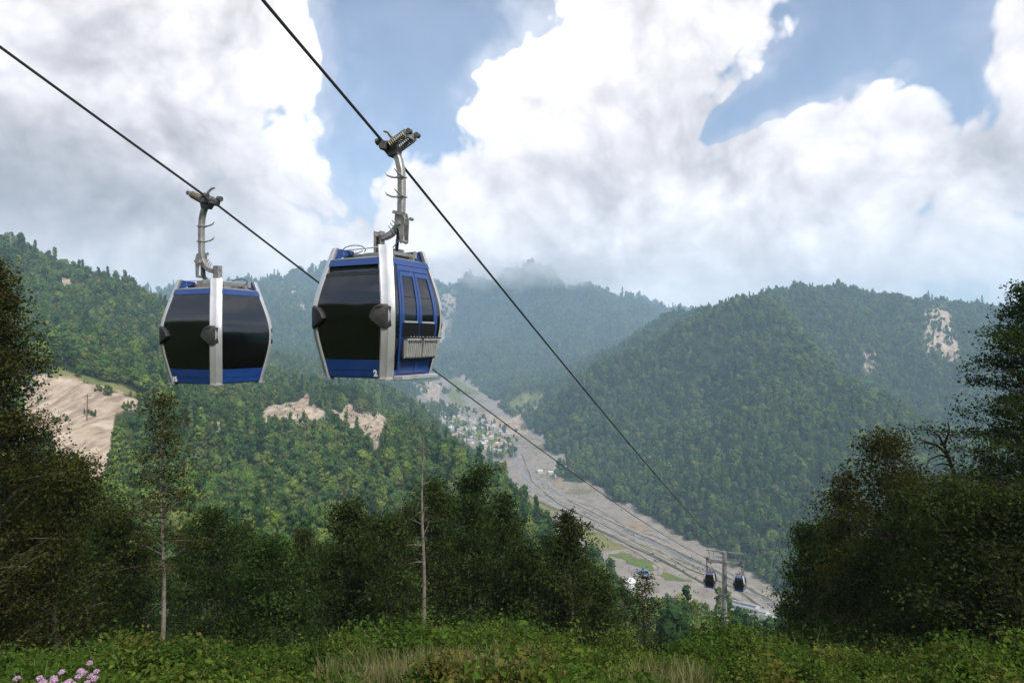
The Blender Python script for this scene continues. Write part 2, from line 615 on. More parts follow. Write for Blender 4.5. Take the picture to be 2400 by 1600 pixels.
_n = len(CP)
_A = np.zeros((_n + 3, _n + 3))
_A[:_n, :_n] = _ker(_dd) + np.eye(_n) * 2e-4
_A[:_n, _n] = 1
_A[:_n, _n + 1:] = _pl
_A[_n:, :_n] = _A[:_n, _n:].T
_w = np.linalg.solve(_A, np.concatenate([_s, np.zeros(3)]))


# value noise for relief
_perm = np.random.default_rng(3).permutation(512)
_perm = np.concatenate([_perm, _perm])
_val = np.random.default_rng(4).random(1024) * 2 - 1


def vnoise(x, y):
    xi, yi = np.floor(x).astype(int), np.floor(y).astype(int)
    fx, fy = x - xi, y - yi
    fx, fy = fx * fx * (3 - 2 * fx), fy * fy * (3 - 2 * fy)

    def h(i, j):
        return _val[_perm[(_perm[i & 511] + j) & 511]]
    a, b, c, d = h(xi, yi), h(xi + 1, yi), h(xi, yi + 1), h(xi + 1, yi + 1)
    return (a * (1 - fx) + b * fx) * (1 - fy) + (c * (1 - fx) + d * fx) * fy


def fbm(x, y, o=5):
    v, a = 0.0, 1.0
    for i in range(o):
        v = v + a * vnoise(x + i * 37.1, y - i * 11.7)
        x, y, a = x * 2.03, y * 2.03, a * 0.5
    return v


def valley(x, y):
    """distance to the valley axis, half width, floor height"""
    best = np.full(x.shape, 1e9)
    hw = np.zeros(x.shape)
    yy = np.zeros(x.shape)
    for i in range(len(VAL) - 1):
        a, b = VAL[i], VAL[i + 1]
        ab = b - a
        t = np.clip(((x - a[0]) * ab[0] + (y - a[1]) * ab[1]) / (ab @ ab), 0, 1)
        d = np.hypot(x - a[0] - t * ab[0], y - a[1] - t * ab[1])
        m = d < best
        best = np.where(m, d, best)
        hw = np.where(m, VW[i] + t * (VW[i + 1] - VW[i]), hw)
        yy = np.where(m, a[1] + t * ab[1], yy)
    return best, hw, zfloor_d(yy)


def height(x, y):
    x, y = np.asarray(x, float), np.asarray(y, float)
    r = np.maximum(np.hypot(x, y), 3.0)
    pl = np.stack([np.log(r).ravel(), np.arctan2(x, y).ravel()], 1)
    out = np.empty(len(pl))
    for k in range(0, len(pl), 20000):
        q = pl[k:k + 20000]
        d = np.hypot(q[:, None, 0] - _pl[None, :, 0], q[:, None, 1] - _pl[None, :, 1])
        out[k:k + 20000] = _ker(d) @ _w[:_n] + _w[_n] + q @ _w[_n + 1:]
    z = out.reshape(x.shape) * r
    amp = np.clip((r - 60) * 0.012, 0, 11) + np.clip((r - 800) * 0.02, 0, 17) + np.clip((r - 2300) * 0.03, 0, 52)
    wl = np.clip(r * 0.16, 60, 380)
    wl = np.where(r > 1000, 190.0, 80.0) if False else 170.0
    g = fbm(x / wl, y / wl, 5)
    rid = 1 - np.abs(fbm(x / 310.0 + 9, y / 310.0, 4)) * 1.6
    rid = rid + 0.45 * (1 - np.abs(fbm(x / 120.0 - 3, y / 120.0 + 5, 3)) * 1.6 - 0.45) * np.clip((r - 500) / 600, 0, 1)
    vd, hw, fz = valley(x, y)
    z = z + amp * (0.6 * g + 1.15 * (rid - 0.45)) - np.clip((r - 900) * 0.01, 0, 5)
    z = z + np.clip((r - 5) * 0.05, 0, 0.35) * fbm(x / 3.1, y / 3.1, 3)
    # valley floor with soft foot
    edge = hw * (1.0 + 0.22 * fbm(x / 130, y / 130, 4))
    wallup = np.clip((vd - edge) / 60, 0, 1)
    fl = fz - 400 * np.clip((vd - edge * 1.35) / 250, 0, 10) ** 2 + 1.3 * fbm(x / 24, y / 24, 4)
    k = 5.0
    hh = np.clip(0.5 + 0.5 * (z - fl) / k, 0, 1)
    zz = fl * (1 - hh) + z * hh + k * hh * (1 - hh)
    return zz, np.where(vd < edge * 2.5, 1 - hh, 0.0)


# polar grid
TH_C = np.concatenate([np.arange(-180, -48, 4.0), np.arange(-48, 48, 0.16), np.arange(48, 180.01, 4.0)])
RR = np.exp(np.arange(math.log(2.5), math.log(6800), 0.0158))
TH, RG = np.meshgrid(np.radians(TH_C), RR)
GX, GY = RG * np.sin(TH), RG * np.cos(TH)
GZ, GF = height(GX, GY)
LR0, DLR = math.log(2.5), 0.0158
_thr = np.radians(TH_C)


def gsample(grid, x, y):
    x, y = np.asarray(x, float), np.asarray(y, float)
    i = np.clip((np.log(np.maximum(np.hypot(x, y), 2.51)) - LR0) / DLR, 0, len(RR) - 1.001)
    j = np.interp(np.arctan2(x, y), _thr, np.arange(len(_thr)))
    j = np.clip(j, 0, len(_thr) - 1.001)
    i0, j0 = i.astype(int), j.astype(int)
    fi, fj = i - i0, j - j0
    return (grid[i0, j0] * (1 - fi) * (1 - fj) + grid[i0 + 1, j0] * fi * (1 - fj) + grid[i0, j0 + 1] * (1 - fi) * fj + grid[i0 + 1, j0 + 1] * fi * fj)


def gz(x, y):
    return float(gsample(GZ, np.array([x]), np.array([y]))[0])


_hd = np.exp(np.linspace(math.log(6), math.log(7000), 4200))


def hit(px, py, dmin=6.0):
    """where the sight line through a photograph pixel meets the terrain"""
    d = _hd[_hd >= dmin]
    x = (px - 1200) / F * d
    z = (800 - py) / F * d
    g = gsample(GZ, x, d)
    k = np.argmax(g >= z)
    if g[k] < z[k]:
        k = len(d) - 1
    return Vector((x[k], d[k], g[k]))


def inpoly(px, py, poly):
    res = np.zeros(px.shape, bool)
    n = len(poly)
    for i in range(n):
        x1, y1 = poly[i]
        x2, y2 = poly[(i + 1) % n]
        c = ((y1 > py) != (y2 > py)) & (px < (x2 - x1) * (py - y1) / ((y2 - y1) + 1e-9) + x1)
        res ^= c
    return res


# bare scars, meadows: outlines of the ground patches with the range of distances they lie at
SCARS = [
    ([(50, 880), (110, 878), (200, 897), (290, 918), (345, 945), (325, 965), (262, 972), (262, 1040), (250, 1110), (222, 1150), (190, 1100), (150, 1075), (90, 1050), (45, 1010)], 300, 560),
    ([(593, 975), (625, 955), (663, 942), (712, 944), (712, 905), (726, 912), (723, 939), (745, 952), (770, 968), (812, 951), (866, 972), (891, 962), (928, 977), (915, 995), (890, 1022), (895, 1060), (878, 1048),
      (862, 1018), (840, 1008), (790, 998), (745, 1000), (701, 1000), (656, 988), (596, 992)], 560, 1050),
    ([(625, 868), (662, 876), (688, 896), (712, 906), (706, 914), (680, 905), (655, 884), (625, 878)], 700, 1500),
    ([(2150, 722), (2217, 728), (2245, 790), (2254, 823), (2245, 868), (2222, 880), (2232, 842), (2205, 842), (2155, 838), (2180, 791), (2165, 753)], 1500, 2300),
    ([(2012, 795), (2060, 812), (2066, 834), (2016, 824)], 1400, 2200), ([(2015, 850), (2046, 862), (2085, 898), (2060, 906), (2030, 890)], 1300, 2000),
    ([(1035, 690), (1075, 690), (1065, 760), (1030, 830), (1015, 830)], 2900, 5000), ([(655, 655), (672, 660), (725, 725), (715, 735)], 2600, 4500),
    ([(960, 955), (1000, 950), (1010, 1000), (975, 1010), (930, 985)], 1300, 2300), ([(985, 850), (1025, 880), (1040, 950), (1005, 935), (960, 890)], 1800, 3000),
    ([(1130, 965), (1200, 985), (1235, 960), (1245, 1000), (1215, 1030), (1150, 1000)], 1500, 2500),
    ([(130, 648), (180, 655), (225, 690), (190, 690), (140, 672)], 600, 1200), ([(460, 1000), (520, 990), (530, 1010), (470, 1020)], 350, 600),
]
MEADOWS = [
    ([(120, 862), (200, 880), (300, 910), (345, 935), (335, 952), (290, 922), (200, 900), (110, 882)], 380, 620),
    ([(1195, 925), (1280, 915), (1270, 955), (1225, 975), (1190, 965)], 1500, 3200), ([(1050, 885), (1085, 900), (1130, 915), (1112, 926), (1090, 920), (1072, 935), (1110, 948), (1062, 950), (1050, 925), (1060, 905)], 1800, 3600),
]


def project(x, y, z):
    yy = np.maximum(y, 0.5)
    return 1200 + F * x / yy, 800 - F * z / yy


def masks(x, y, z):
    px, py = project(x, y, z)
    jx, jy = 5 * fbm(x / 16, y / 16, 3), 5 * fbm(x / 16 + 50, y / 16, 3)
    px, py = px + jx, py + jy
    b = np.zeros(x.shape)
    g = np.zeros(x.shape)
    for poly, d0, d1 in SCARS:
        b = np.maximum(b, inpoly(px, py, poly) & (y > d0) & (y < d1))
    for poly, d0, d1 in MEADOWS:
        g = np.maximum(g, inpoly(px, py, poly) & (y > d0) & (y < d1))
    return b, g


GB, GM = masks(GX, GY, GZ)
GM = np.where(GB > 0.5, 0, GM)


def blur(g):
    g = np.pad(g, 1, mode='edge')
    g = (g[:-2] + 2 * g[1:-1] + g[2:]) / 4
    return (g[:, :-2] + 2 * g[:, 1:-1] + g[:, 2:]) / 4


GB, GM = blur(blur(GB.astype(float))), blur(blur(GM.astype(float)))


def grid_mesh(name, mat):
    nr, nt = GX.shape
    V = np.stack([GX, GY, GZ], -1).reshape(-1, 3)
    i, j = np.meshgrid(np.arange(nr - 1), np.arange(nt - 1), indexing='ij')
    a = (i * nt + j).ravel()
    Fq = np.stack([a, a + nt, a + nt + 1, a + 1], 1)[:, ::-1]
    me = np_mesh(name, [(V, Fq[:, ::-1], 0, None)], [mat], smooth=True)
    for nm, g in (('bare', GB), ('meadow', GM), ('gravel', GF)):
        at = me.attributes.new(nm, 'FLOAT', 'POINT')
        at.data.foreach_set('value', g.astype(np.float32).ravel())
    return me


def terrain_material():
    m, t, out = material('hill ground')
    geo = t.node('ShaderNodeNewGeometry')
    pos = geo.outputs['Position']
    n1 = t.noise(pos, 0.05, 8, 0.65)
    n2 = t.noise(pos, 0.012, 6, 0.6)
    n3 = t.noise(pos, 0.6, 6, 0.6)
    base = t.mixc(t.step(n1, 0.35, 0.65), (0.020, 0.032, 0.012), (0.045, 0.062, 0.020))
    bare = t.mixc(t.step(n1, 0.3, 0.7), (0.30, 0.235, 0.18), (0.46, 0.38, 0.30))
    sp = t.node('ShaderNodeVectorMath', operation='MULTIPLY')
    t.put(sp.inputs[0], pos)
    sp.inputs[1].default_value = (0.25, 0.04, 0.03)
    bare = t.mixc(t.math('MULTIPLY', t.step(t.noise(sp.outputs[0], 1.0, 6, 0.6), 0.42, 0.62), 0.75), bare, (0.17, 0.128, 0.097))
    bare = t.mixc(t.math('MULTIPLY', t.step(t.noise(pos, 0.035, 7, 0.7), 0.56, 0.66), 0.7), bare, (0.085, 0.095, 0.035))
    mead = t.mixc(t.step(n1, 0.35, 0.65), (0.085, 0.125, 0.028), (0.19, 0.175, 0.085))
    grav = t.mixc(t.step(n1, 0.3, 0.7), (0.185, 0.162, 0.138), (0.275, 0.245, 0.213))
    grav = t.mixc(t.math('MULTIPLY', t.step(n2, 0.5, 0.62), 0.7), grav, (0.115, 0.108, 0.052))
    grav = t.mixc(t.math('MULTIPLY', t.step(n3, 0.6, 0.75), 0.35), grav, (0.12, 0.11, 0.09))
    c = base
    for nm, col in (('gravel', grav), ('meadow', mead), ('bare', bare)):
        at = t.node('ShaderNodeAttribute', attribute_name=nm)
        f = t.step(t.math('MULTIPLY_ADD', t.math('SUBTRACT', n1, 0.5), 1.1, at.outputs['Fac']), 0.35, 0.65)
        c = t.mixc(f, c, col)
    b = t.node('ShaderNodeBsdfDiffuse')
    t.put(b.inputs[0], c)
    bp = t.node('ShaderNodeBump')
    bp.inputs['Strength'].default_value = 0.7
    bp.inputs['Distance'].default_value = 2.5
    t.put(bp.inputs['Height'], n1)
    t.l.new(bp.outputs[0], b.inputs['Normal'])
    t.l.new(b.outputs[0], out.inputs[0])
    return m


M['terrain'] = terrain_material()
terr = link('terrain', grid_mesh('terrain', M['terrain']))
tag(terr, 'wooded hills with bare landslide scars around the valley', None, None, 'structure')

# ------------------------------------------------------------------ valley floor: river, roads, meadows
def drape_ribbon(name, pix, width, mat, lift=0.25, label=None, wpx=None):
    pts = [hit(*p, dmin=500) for p in pix]
    pts = [Vector((p.x, p.y)) for p in pts]
    path, ws = [], []
    for i in range(len(pts) - 1):
        a, b = pts[max(i - 1, 0)], pts[i]
        c, d = pts[i + 1], pts[min(i + 2, len(pts) - 1)]
        n = max(2, int((c - b).length / 12))
        for k in range(n):
            t = k / n
            path.append(0.5 * ((2 * b) + (c - a) * t + (2 * a - 5 * b + 4 * c - d) * t * t + (3 * b - a - 3 * c + d) * t ** 3))
    path.append(pts[-1])
    vs = []
    for i, p in enumerate(path):
        t = (path[min(i + 1, len(path) - 1)] - path[max(i - 1, 0)]).normalized()
        s = Vector((-t.y, t.x))
        w = width * (1 + 0.28 * math.sin(i * 0.9) * math.sin(i * 0.37 + 1))
        for q in (-1, -0.5, 0, 0.5, 1):
            e = p + s * (w * 0.5 * q)
            vs.append((e.x, e.y, gz(e.x, e.y) + lift))
    fs = [(i * 5 + k, i * 5 + k + 1, i * 5 + k + 6, i * 5 + k + 5) for i in range(len(path) - 1) for k in range(4)]
    me = bpy.data.meshes.new(name)
    me.from_pydata(vs, [], fs)
    me.materials.append(mat)
    o = link(name, me)
    return tag(o, label, None, None, 'structure')


def drape_patch(name, pix, mat, lift=0.3, label=None, step=4.0):
    P3 = [hit(*p, dmin=500) for p in pix]
    poly = [(p.x, p.y) for p in P3]
    xs, ys = [p[0] for p in poly], [p[1] for p in poly]
    gx, gy = np.meshgrid(np.arange(min(xs), max(xs) + step, step), np.arange(min(ys), max(ys) + step, step), indexing='ij')
    jx = gx + 9 * fbm(gx / 26, gy / 26, 4)
    jy = gy + 9 * fbm(gx / 26 + 40, gy / 26, 4)
    ins = inpoly(jx, jy, poly)
    z = gsample(GZ, gx, gy) + lift
    idx = np.arange(gx.size).reshape(gx.shape)
    cell = ins[:-1, :-1] & ins[1:, :-1] & ins[1:, 1:] & ins[:-1, 1:]
    Fq = np.stack([idx[:-1, :-1][cell], idx[1:, :-1][cell], idx[1:, 1:][cell], idx[:-1, 1:][cell]], 1)
    V = np.stack([gx, gy, z], -1).reshape(-1, 3)
    used = np.unique(Fq)
    re = np.full(len(V), -1)
    re[used] = np.arange(len(used))
    me = np_mesh(name, [(V[used], re[Fq], 0, None)], [mat], True)
    return tag(link(name, me), label, None, None, 'structure')


def ground_mat(name, a, b, c, scale=0.05, amt=0.5):
    m, t, out = material(name)
    geo = t.node('ShaderNodeNewGeometry')
    n1 = t.noise(geo.outputs['Position'], scale, 8, 0.65)
    n2 = t.noise(geo.outputs['Position'], scale * 9, 5, 0.6)
    col = t.mixc(t.step(n1, 0.33, 0.66), a, b)
    col = t.mixc(t.math('MULTIPLY', t.step(n2, 0.5, 0.72), amt), col, c)
    d = t.node('ShaderNodeBsdfDiffuse')
    t.put(d.inputs[0], col)
    t.l.new(d.outputs[0], out.inputs[0])
    return m


M['river'] = principled('silty water', (0.15, 0.14, 0.13), 0.25, 0, 0.25, 0.05)
M['shingle'] = ground_mat('grey shingle', (0.18, 0.16, 0.142), (0.275, 0.245, 0.22), (0.09, 0.083, 0.072), 0.09, 0.7)
M['track'] = ground_mat('pale dirt track', (0.215, 0.185, 0.155), (0.28, 0.245, 0.205), (0.16, 0.135, 0.11), 0.1)
M['mead'] = ground_mat('dry meadow grass', (0.115, 0.125, 0.030), (0.175, 0.160, 0.060), (0.22, 0.19, 0.11), 0.05)
M['mead2'] = ground_mat('green meadow grass', (0.075, 0.115, 0.022), (0.125, 0.145, 0.036), (0.19, 0.17, 0.09), 0.05)
M['levee'] = ground_mat('dark levee scrub', (0.07, 0.072, 0.030), (0.115, 0.105, 0.05), (0.05, 0.05, 0.03), 0.1)
M['clay'] = ground_mat('orange clay', (0.22, 0.165, 0.11), (0.28, 0.215, 0.15), (0.14, 0.125, 0.07), 0.1)

drape_patch('shingle_bed', [(1225, 1035), (1205, 1075), (1150, 1110), (1190, 1140), (1290, 1195), (1400, 1240), (1520, 1290), (1640, 1345), (1780, 1420), (1830, 1410), (1700, 1335), (1590, 1285), (1480, 1235),
                            (1380, 1185), (1290, 1130), (1230, 1085)], M['shingle'], 0.3, 'grey shingle river bed along the valley floor')
drape_patch('meadow', [(1190, 1165), (1240, 1160), (1330, 1205), (1310, 1215), (1240, 1205), (1195, 1190)], M['mead'], .5, 'dry meadow at the bend of the valley road')
drape_patch('meadow', [(1340, 1225), (1400, 1245), (1480, 1285), (1430, 1290), (1390, 1275), (1345, 1245)], M['mead'], .5, 'olive strip of meadow beside the valley road')
drape_patch('meadow', [(1425, 1298), (1470, 1290), (1530, 1318), (1545, 1340), (1520, 1350), (1470, 1330)], M['mead2'], .5, 'green meadow with a curved end beside the dirt road')
drape_patch('meadow', [(1545, 1345), (1560, 1334), (1620, 1358), (1605, 1365), (1560, 1362)], M['mead2'], .5, 'small almond shaped green meadow')
drape_patch('meadow', [(1495, 1270), (1520, 1273), (1565, 1295), (1550, 1298)], M['mead2'], .55, 'thin green strip on the river bank')
drape_patch('meadow', [(1560, 1300), (1600, 1312), (1650, 1332), (1635, 1336), (1580, 1316)], M['mead2'], .55, 'green strip between river and gravel yard')
drape_patch('meadow', [(1545, 1402), (1590, 1397), (1600, 1412), (1560, 1420)], M['mead2'], .5, 'green patch in front of the round trees')
drape_patch('meadow', [(1700, 1390), (1730, 1395), (1800, 1440), (1810, 1460), (1770, 1455), (1720, 1420)], M['mead2'], .5, 'green strip above the lower station')
drape_patch('village_green', [(1015, 950), (1070, 955), (1120, 985), (1190, 1015), (1205, 1050), (1180, 1068), (1130, 1040), (1090, 1015), (1030, 985)], M['mead2'], .4, 'green gardens and grass between the village houses')
drape_ribbon('river', [(1215, 1040), (1210, 1080), (1245, 1130), (1300, 1165), (1390, 1205), (1470, 1245), (1560, 1285), (1650, 1330), (1740, 1375), (1820, 1420)], 11, M['river'], .6, 'narrow grey river winding down the valley')
drape_ribbon('river', [(1230, 1130), (1290, 1175), (1380, 1220), (1440, 1250), (1500, 1280)], 6, M['river'], .62, 'thin side channel of the river')
drape_ribbon('river', [(1050, 905), (1035, 935), (1090, 975), (1140, 1000), (1200, 1025)], 16, M['shingle'], .6, 'pale stony stream bed behind the village')
drape_ribbon('road', [(1010, 1005), (1060, 1025), (1120, 1065), (1160, 1100), (1230, 1150), (1330, 1200), (1420, 1245), (1520, 1290), (1620, 1345), (1720, 1395), (1800, 1435)], 9, M['track'], .8, 'pale dirt road running the length of the valley')
drape_ribbon('road', [(1215, 1065), (1225, 1090), (1215, 1120), (1260, 1145), (1350, 1180), (1460, 1235), (1560, 1275), (1680, 1335), (1800, 1400)], 8, M['track'], .8, 'pale track along the far river bank')
drape_ribbon('road', [(1240, 1200), (1330, 1205), (1400, 1240)], 7, M['track'], .75, 'side track crossing the dry meadow')
drape_ribbon('road', [(1545, 1348), (1550, 1332), (1535, 1320), (1480, 1288), (1440, 1270)], 5, M['track'], .85, 'curved track round the green meadow')
for k, (o_, w_px, mt, wd) in enumerate(((7, 1.0, 'shingle', 9), (-6, 1.4, 'river', 3.2), (13, 1.7, 'track', 3.5), (-11, 2.1, 'shingle', 7), (4, 2.6, 'river', 2.6), (18, 1.2, 'levee', 2.2))):
    pth = [(1225, 1060), (1250, 1120), (1310, 1162), (1390, 1202), (1470, 1242), (1560, 1283), (1650, 1328), (1740, 1374), (1815, 1415)]
    fine = []
    for i in range(len(pth) - 1):
        for q in range(4):
            u = i + q / 4
            x_ = pth[i][0] + (pth[i + 1][0] - pth[i][0]) * q / 4
            y_ = pth[i][1] + (pth[i + 1][1] - pth[i][1]) * q / 4
            amp_ = min(1.0, 0.3 + u / 5)
            fine.append((x_ - 0.4 * o_ * amp_, y_ + amp_ * (o_ + 5 * math.sin(u * w_px * 1.7 + k * 2))))
    drape_ribbon('gravel_channel', fine, wd, M[mt], .68 + .03 * k, ['pale shingle bar', 'thin water thread', 'faint wheel track', 'broad shingle bar', 'narrow water thread', 'dark driftwood line'][k] + ' winding along the river bed')
for k, pth in enumerate(([(1010, 960), (1040, 985), (1085, 1010), (1130, 1035), (1175, 1060)], [(1045, 955), (1085, 980), (1135, 1003), (1185, 1025)], [(1035, 1000), (1075, 985), (1110, 968)])):
    drape_ribbon('lane', pth, 4.5, M['track'], .9, ['village lane on the road side', 'village lane on the river side', 'cross lane in the middle of the village'][k])
drape_ribbon('levee', [(1180, 1125), (1250, 1168), (1340, 1212), (1430, 1256), (1540, 1308), (1620, 1352), (1690, 1388)], 3.2, M['levee'], 1.0, 'dark scrubby levee beside the dirt road')
drape_ribbon('levee', [(1330, 1172), (1410, 1212), (1500, 1255), (1600, 1300), (1700, 1352), (1810, 1408)], 2.8, M['levee'], .9, 'dark eroded bank of the river')
drape_patch('clay_bank', [(1300, 1115), (1330, 1120), (1325, 1150), (1300, 1140)], M['clay'], .6, 'orange clay bank at the foot of the right hill')
drape_patch('clay_bank', [(1455, 1215), (1510, 1225), (1520, 1245), (1480, 1240)], M['clay'], .6, 'yellowish clay slope above the far track')

# ------------------------------------------------------------------ leafy geometry
def leaves(cen, nor, size, aspect=0.62, g=None):
    """diamond leaves: two triangles each, folded a little along the middle"""
    g = g or rng
    n = len(cen)
    nor = nor / (np.linalg.norm(nor, axis=1, keepdims=True) + 1e-9)
    a = g.normal(size=(n, 3))
    t = np.cross(nor, a)
    t /= np.linalg.norm(t, axis=1, keepdims=True) + 1e-9
    b = np.cross(nor, t)
    size = np.asarray(size).reshape(-1, 1)
    p0 = cen - t * size * 0.5
    p1 = cen + b * size * 0.5 * aspect + nor * size * 0.10
    p2 = cen + t * size * 0.5
    p3 = cen - b * size * 0.5 * aspect + nor * size * 0.10
    V = np.stack([p0, p1, p2, p3], 1).reshape(-1, 3)
    k = np.arange(n)[:, None] * 4
    return V, np.concatenate([k + np.array([0, 1, 2, 3])], 1)


def tube_np(path, radii, n=6):
    mb = MB()
    mb.tube(path, radii, n, cap=False)
    return np.array([tuple(p) for p in mb.v]), np.array(mb.f)


def ico(sub=1):
    bm = bmesh.new()
    bmesh.ops.create_icosphere(bm, subdivisions=sub, radius=1.0)
    V = np.array([v.co[:] for v in bm.verts])
    Fc = np.array([[v.index for v in f.verts] for f in bm.faces])
    bm.free()
    return V, Fc


ICO1, ICO2 = ico(1), ico(2)


def crown_parts(g, w, h, z0, nl, nleaf, lsize, conic=0.0):
    """crown of many lumps: an inner lump body and leaf faces over it. returns mesh parts"""
    parts = []
    cents, rad = [], []
    for i in range(nl):
        u = (i + 0.5) / nl
        zz = z0 + h * (0.10 + 0.82 * u)
        env = math.sin(math.pi * min(0.97, 0.12 + 0.80 * u)) ** 0.75 * (1 - conic * u)
        a = i * 2.4 + g.uniform(-.5, .5)
        rr = w * 0.5 * env * g.uniform(0.25, 0.72)
        cents.append((rr * math.cos(a), rr * math.sin(a), zz))
        rad.append(w * g.uniform(0.20, 0.30) * (0.62 + 0.5 * env))
    cents, rad = np.array(cents), np.array(rad)
    tl = g.uniform(0.25, 0.8, nl)
    V0, F0 = ICO1
    for i in range(nl):
        V = V0 * (rad[i] * 0.86) * g.uniform(0.8, 1.15, (len(V0), 1)) * np.array([1, 1, 0.85]) + cents[i]
        parts.append((V, F0, 0, np.full(len(V), tl[i] * 0.75)))
    pick = g.choice(nl, nleaf, p=rad ** 2 / (rad ** 2).sum())
    d = g.normal(size=(nleaf, 3))
    d[:, 2] = np.abs(d[:, 2]) * np.where(g.random(nleaf) < 0.8, 1, -1)
    d /= np.linalg.norm(d, axis=1, keepdims=True)
    p = cents[pick] + d * rad[pick][:, None] * g.uniform(0.82, 1.18, (nleaf, 1)) * np.array([1, 1, 0.9])
    nn = d + g.normal(size=d.shape) * 0.55
    V, Fq = leaves(p, nn, lsize * g.uniform(0.6, 1.3, nleaf), 0.75, g)
    tv = np.clip(tl[pick] + g.normal(size=nleaf) * 0.16, 0, 1)
    parts.append((V, Fq, 0, np.repeat(tv, 4)))
    return parts


GREENS = [(0.0, (0.031, 0.066, 0.020)), (0.2, (0.050, 0.098, 0.026)), (0.4, (0.076, 0.117, 0.036)), (0.58, (0.074, 0.140, 0.030)), (0.75, (0.112, 0.135, 0.045)), (0.9, (0.138, 0.200, 0.034)), (1.0, (0.118, 0.155, 0.038))]
M['forest'] = foliage('forest leaves', GREENS, 0.20, 1.35, 0.011)
M['bark'] = principled('grey bark', (0.10, 0.085, 0.068), 0.9, 0, 0.35, 6, 0.5)
M['bark_pale'] = principled('pale lichen bark', (0.145, 0.13, 0.11), 0.85, 0, 0.35, 5, 0.5, dirt=(0.12, 0.10, 0.08))
M['dead'] = principled('bleached dead wood', (0.135, 0.112, 0.092), 0.85, 0, 0.35, 6, 0.4, dirt=(0.06, 0.05, 0.04))
M['deadbrown'] = principled('dark dead wood', (0.045, 0.035, 0.028), 0.9, 0, 0.3, 6, 0.3)

# forest tree prototypes, about 1 unit = 1 m, 15 m tall
PROTO = []
proto_col = bpy.data.collections.new('tree_prototypes')
for i in range(7):
    g = np.random.default_rng(100 + i)
    hh = [15, 17, 14, 18, 16, 13, 21][i]
    ww = [9.0, 9.5, 10.5, 7.4, 8.6, 11.0, 6.0][i]
    con = [0.1, 0.25, 0.0, 0.45, 0.2, 0.0, 0.75][i]
    crown = np_mesh('crown_%d' % i, crown_parts(g, ww, hh * 0.86, hh * 0.14, 13, 520, 0.95, con), [M['forest']])
    tv, tf = tube_np([(0, 0, -1.5), (0.1, 0, hh * 0.4), (0, 0.1, hh * 0.85)], [0.28, 0.2, 0.05], 5)
    trunk = np_mesh('trunk_%d' % i, [(tv, tf, 0, None)], [M['bark']], True)
    whole = np_mesh('whole_%d' % i, crown_parts(np.random.default_rng(100 + i), ww, hh * 0.86, hh * 0.14, 13, 300, 1.2, con) + [(tv, tf, 1, None)], [M['forest'], M['bark']])
    po = bpy.data.objects.new('tree_prototype_%d' % i, whole)
    proto_col.objects.link(po)
    PROTO.append((crown, trunk))


def scatter_group(name_, collection):
    """geometry nodes: instances of a collection's objects on the points of a mesh"""
    ng = bpy.data.node_groups.new(name_, 'GeometryNodeTree')
    ng.interface.new_socket('Geometry', in_out='INPUT', socket_type='NodeSocketGeometry')
    ng.interface.new_socket('Geometry', in_out='OUTPUT', socket_type='NodeSocketGeometry')
    n, l = ng.nodes, ng.links
    gi, go = n.new('NodeGroupInput'), n.new('NodeGroupOutput')
    ci = n.new('GeometryNodeCollectionInfo')
    ci.inputs['Collection'].default_value = collection
    ci.inputs['Separate Children'].default_value = True
    ci.inputs['Reset Children'].default_value = True
    ip = n.new('GeometryNodeInstanceOnPoints')
    ip.inputs['Pick Instance'].default_value = True

    def attr(nm, typ):
        a = n.new('GeometryNodeInputNamedAttribute')
        a.data_type = typ
        a.inputs[0].default_value = nm
        return a.outputs[0]
    l.new(gi.outputs[0], ip.inputs['Points'])
    l.new(ci.outputs[0], ip.inputs['Instance'])
    l.new(attr('pick', 'INT'), ip.inputs['Instance Index'])
    l.new(attr('turn', 'FLOAT_VECTOR'), ip.inputs['Rotation'])
    l.new(attr('size', 'FLOAT_VECTOR'), ip.inputs['Scale'])
    l.new(ip.outputs[0], go.inputs[0])
    return ng


def scatter_object(name, ng, pos, size, pick, turn, label, cat='forest', mats=()):
    me = bpy.data.meshes.new(name)
    n = len(pos)
    me.vertices.add(n)
    me.vertices.foreach_set('co', np.asarray(pos, np.float32).ravel())
    a = me.attributes.new('size', 'FLOAT_VECTOR', 'POINT')
    a.data.foreach_set('vector', np.asarray(size, np.float32).ravel())
    a = me.attributes.new('turn', 'FLOAT_VECTOR', 'POINT')
    a.data.foreach_set('vector', np.asarray(turn, np.float32).ravel())
    a = me.attributes.new('pick', 'INT', 'POINT')
    a.data.foreach_set('value', np.asarray(pick, np.int32))
    o = link(name, me)
    md = o.modifiers.new('scatter', 'NODES')
    md.node_group = ng
    return tag(o, label, cat, None, 'stuff')


NG_FOREST = scatter_group('forest scatter', proto_col)

# where the trees stand
tx, ty, tsz = [], [], []
TH0, TH1 = R(-42), R(42)
r_ = 150.0
while r_ < 6300:
    sp = 6.3 if r_ < 950 else (6.3 + (r_ - 950) * 0.006 if r_ < 1400 else (9.0 if r_ < 2250 else 0.0040 * r_))
    if r_ > 3000:
        sp = 0.0042 * r_
    nth = int((TH1 - TH0) * r_ / sp)
    th = TH0 + (np.arange(nth) + rng.uniform(-.45, .95, nth)) * (TH1 - TH0) / nth
    rr = r_ + rng.uniform(-.5, .5, nth) * sp
    tx.append(rr * np.sin(th))
    ty.append(rr * np.cos(th))
    tsz.append(np.full(nth, sp))
    r_ += sp * 0.95
tx, ty, tsz = np.concatenate(tx), np.concatenate(ty), np.concatenate(tsz)
tz = gsample(GZ, tx, ty)
tr = np.hypot(tx, ty)
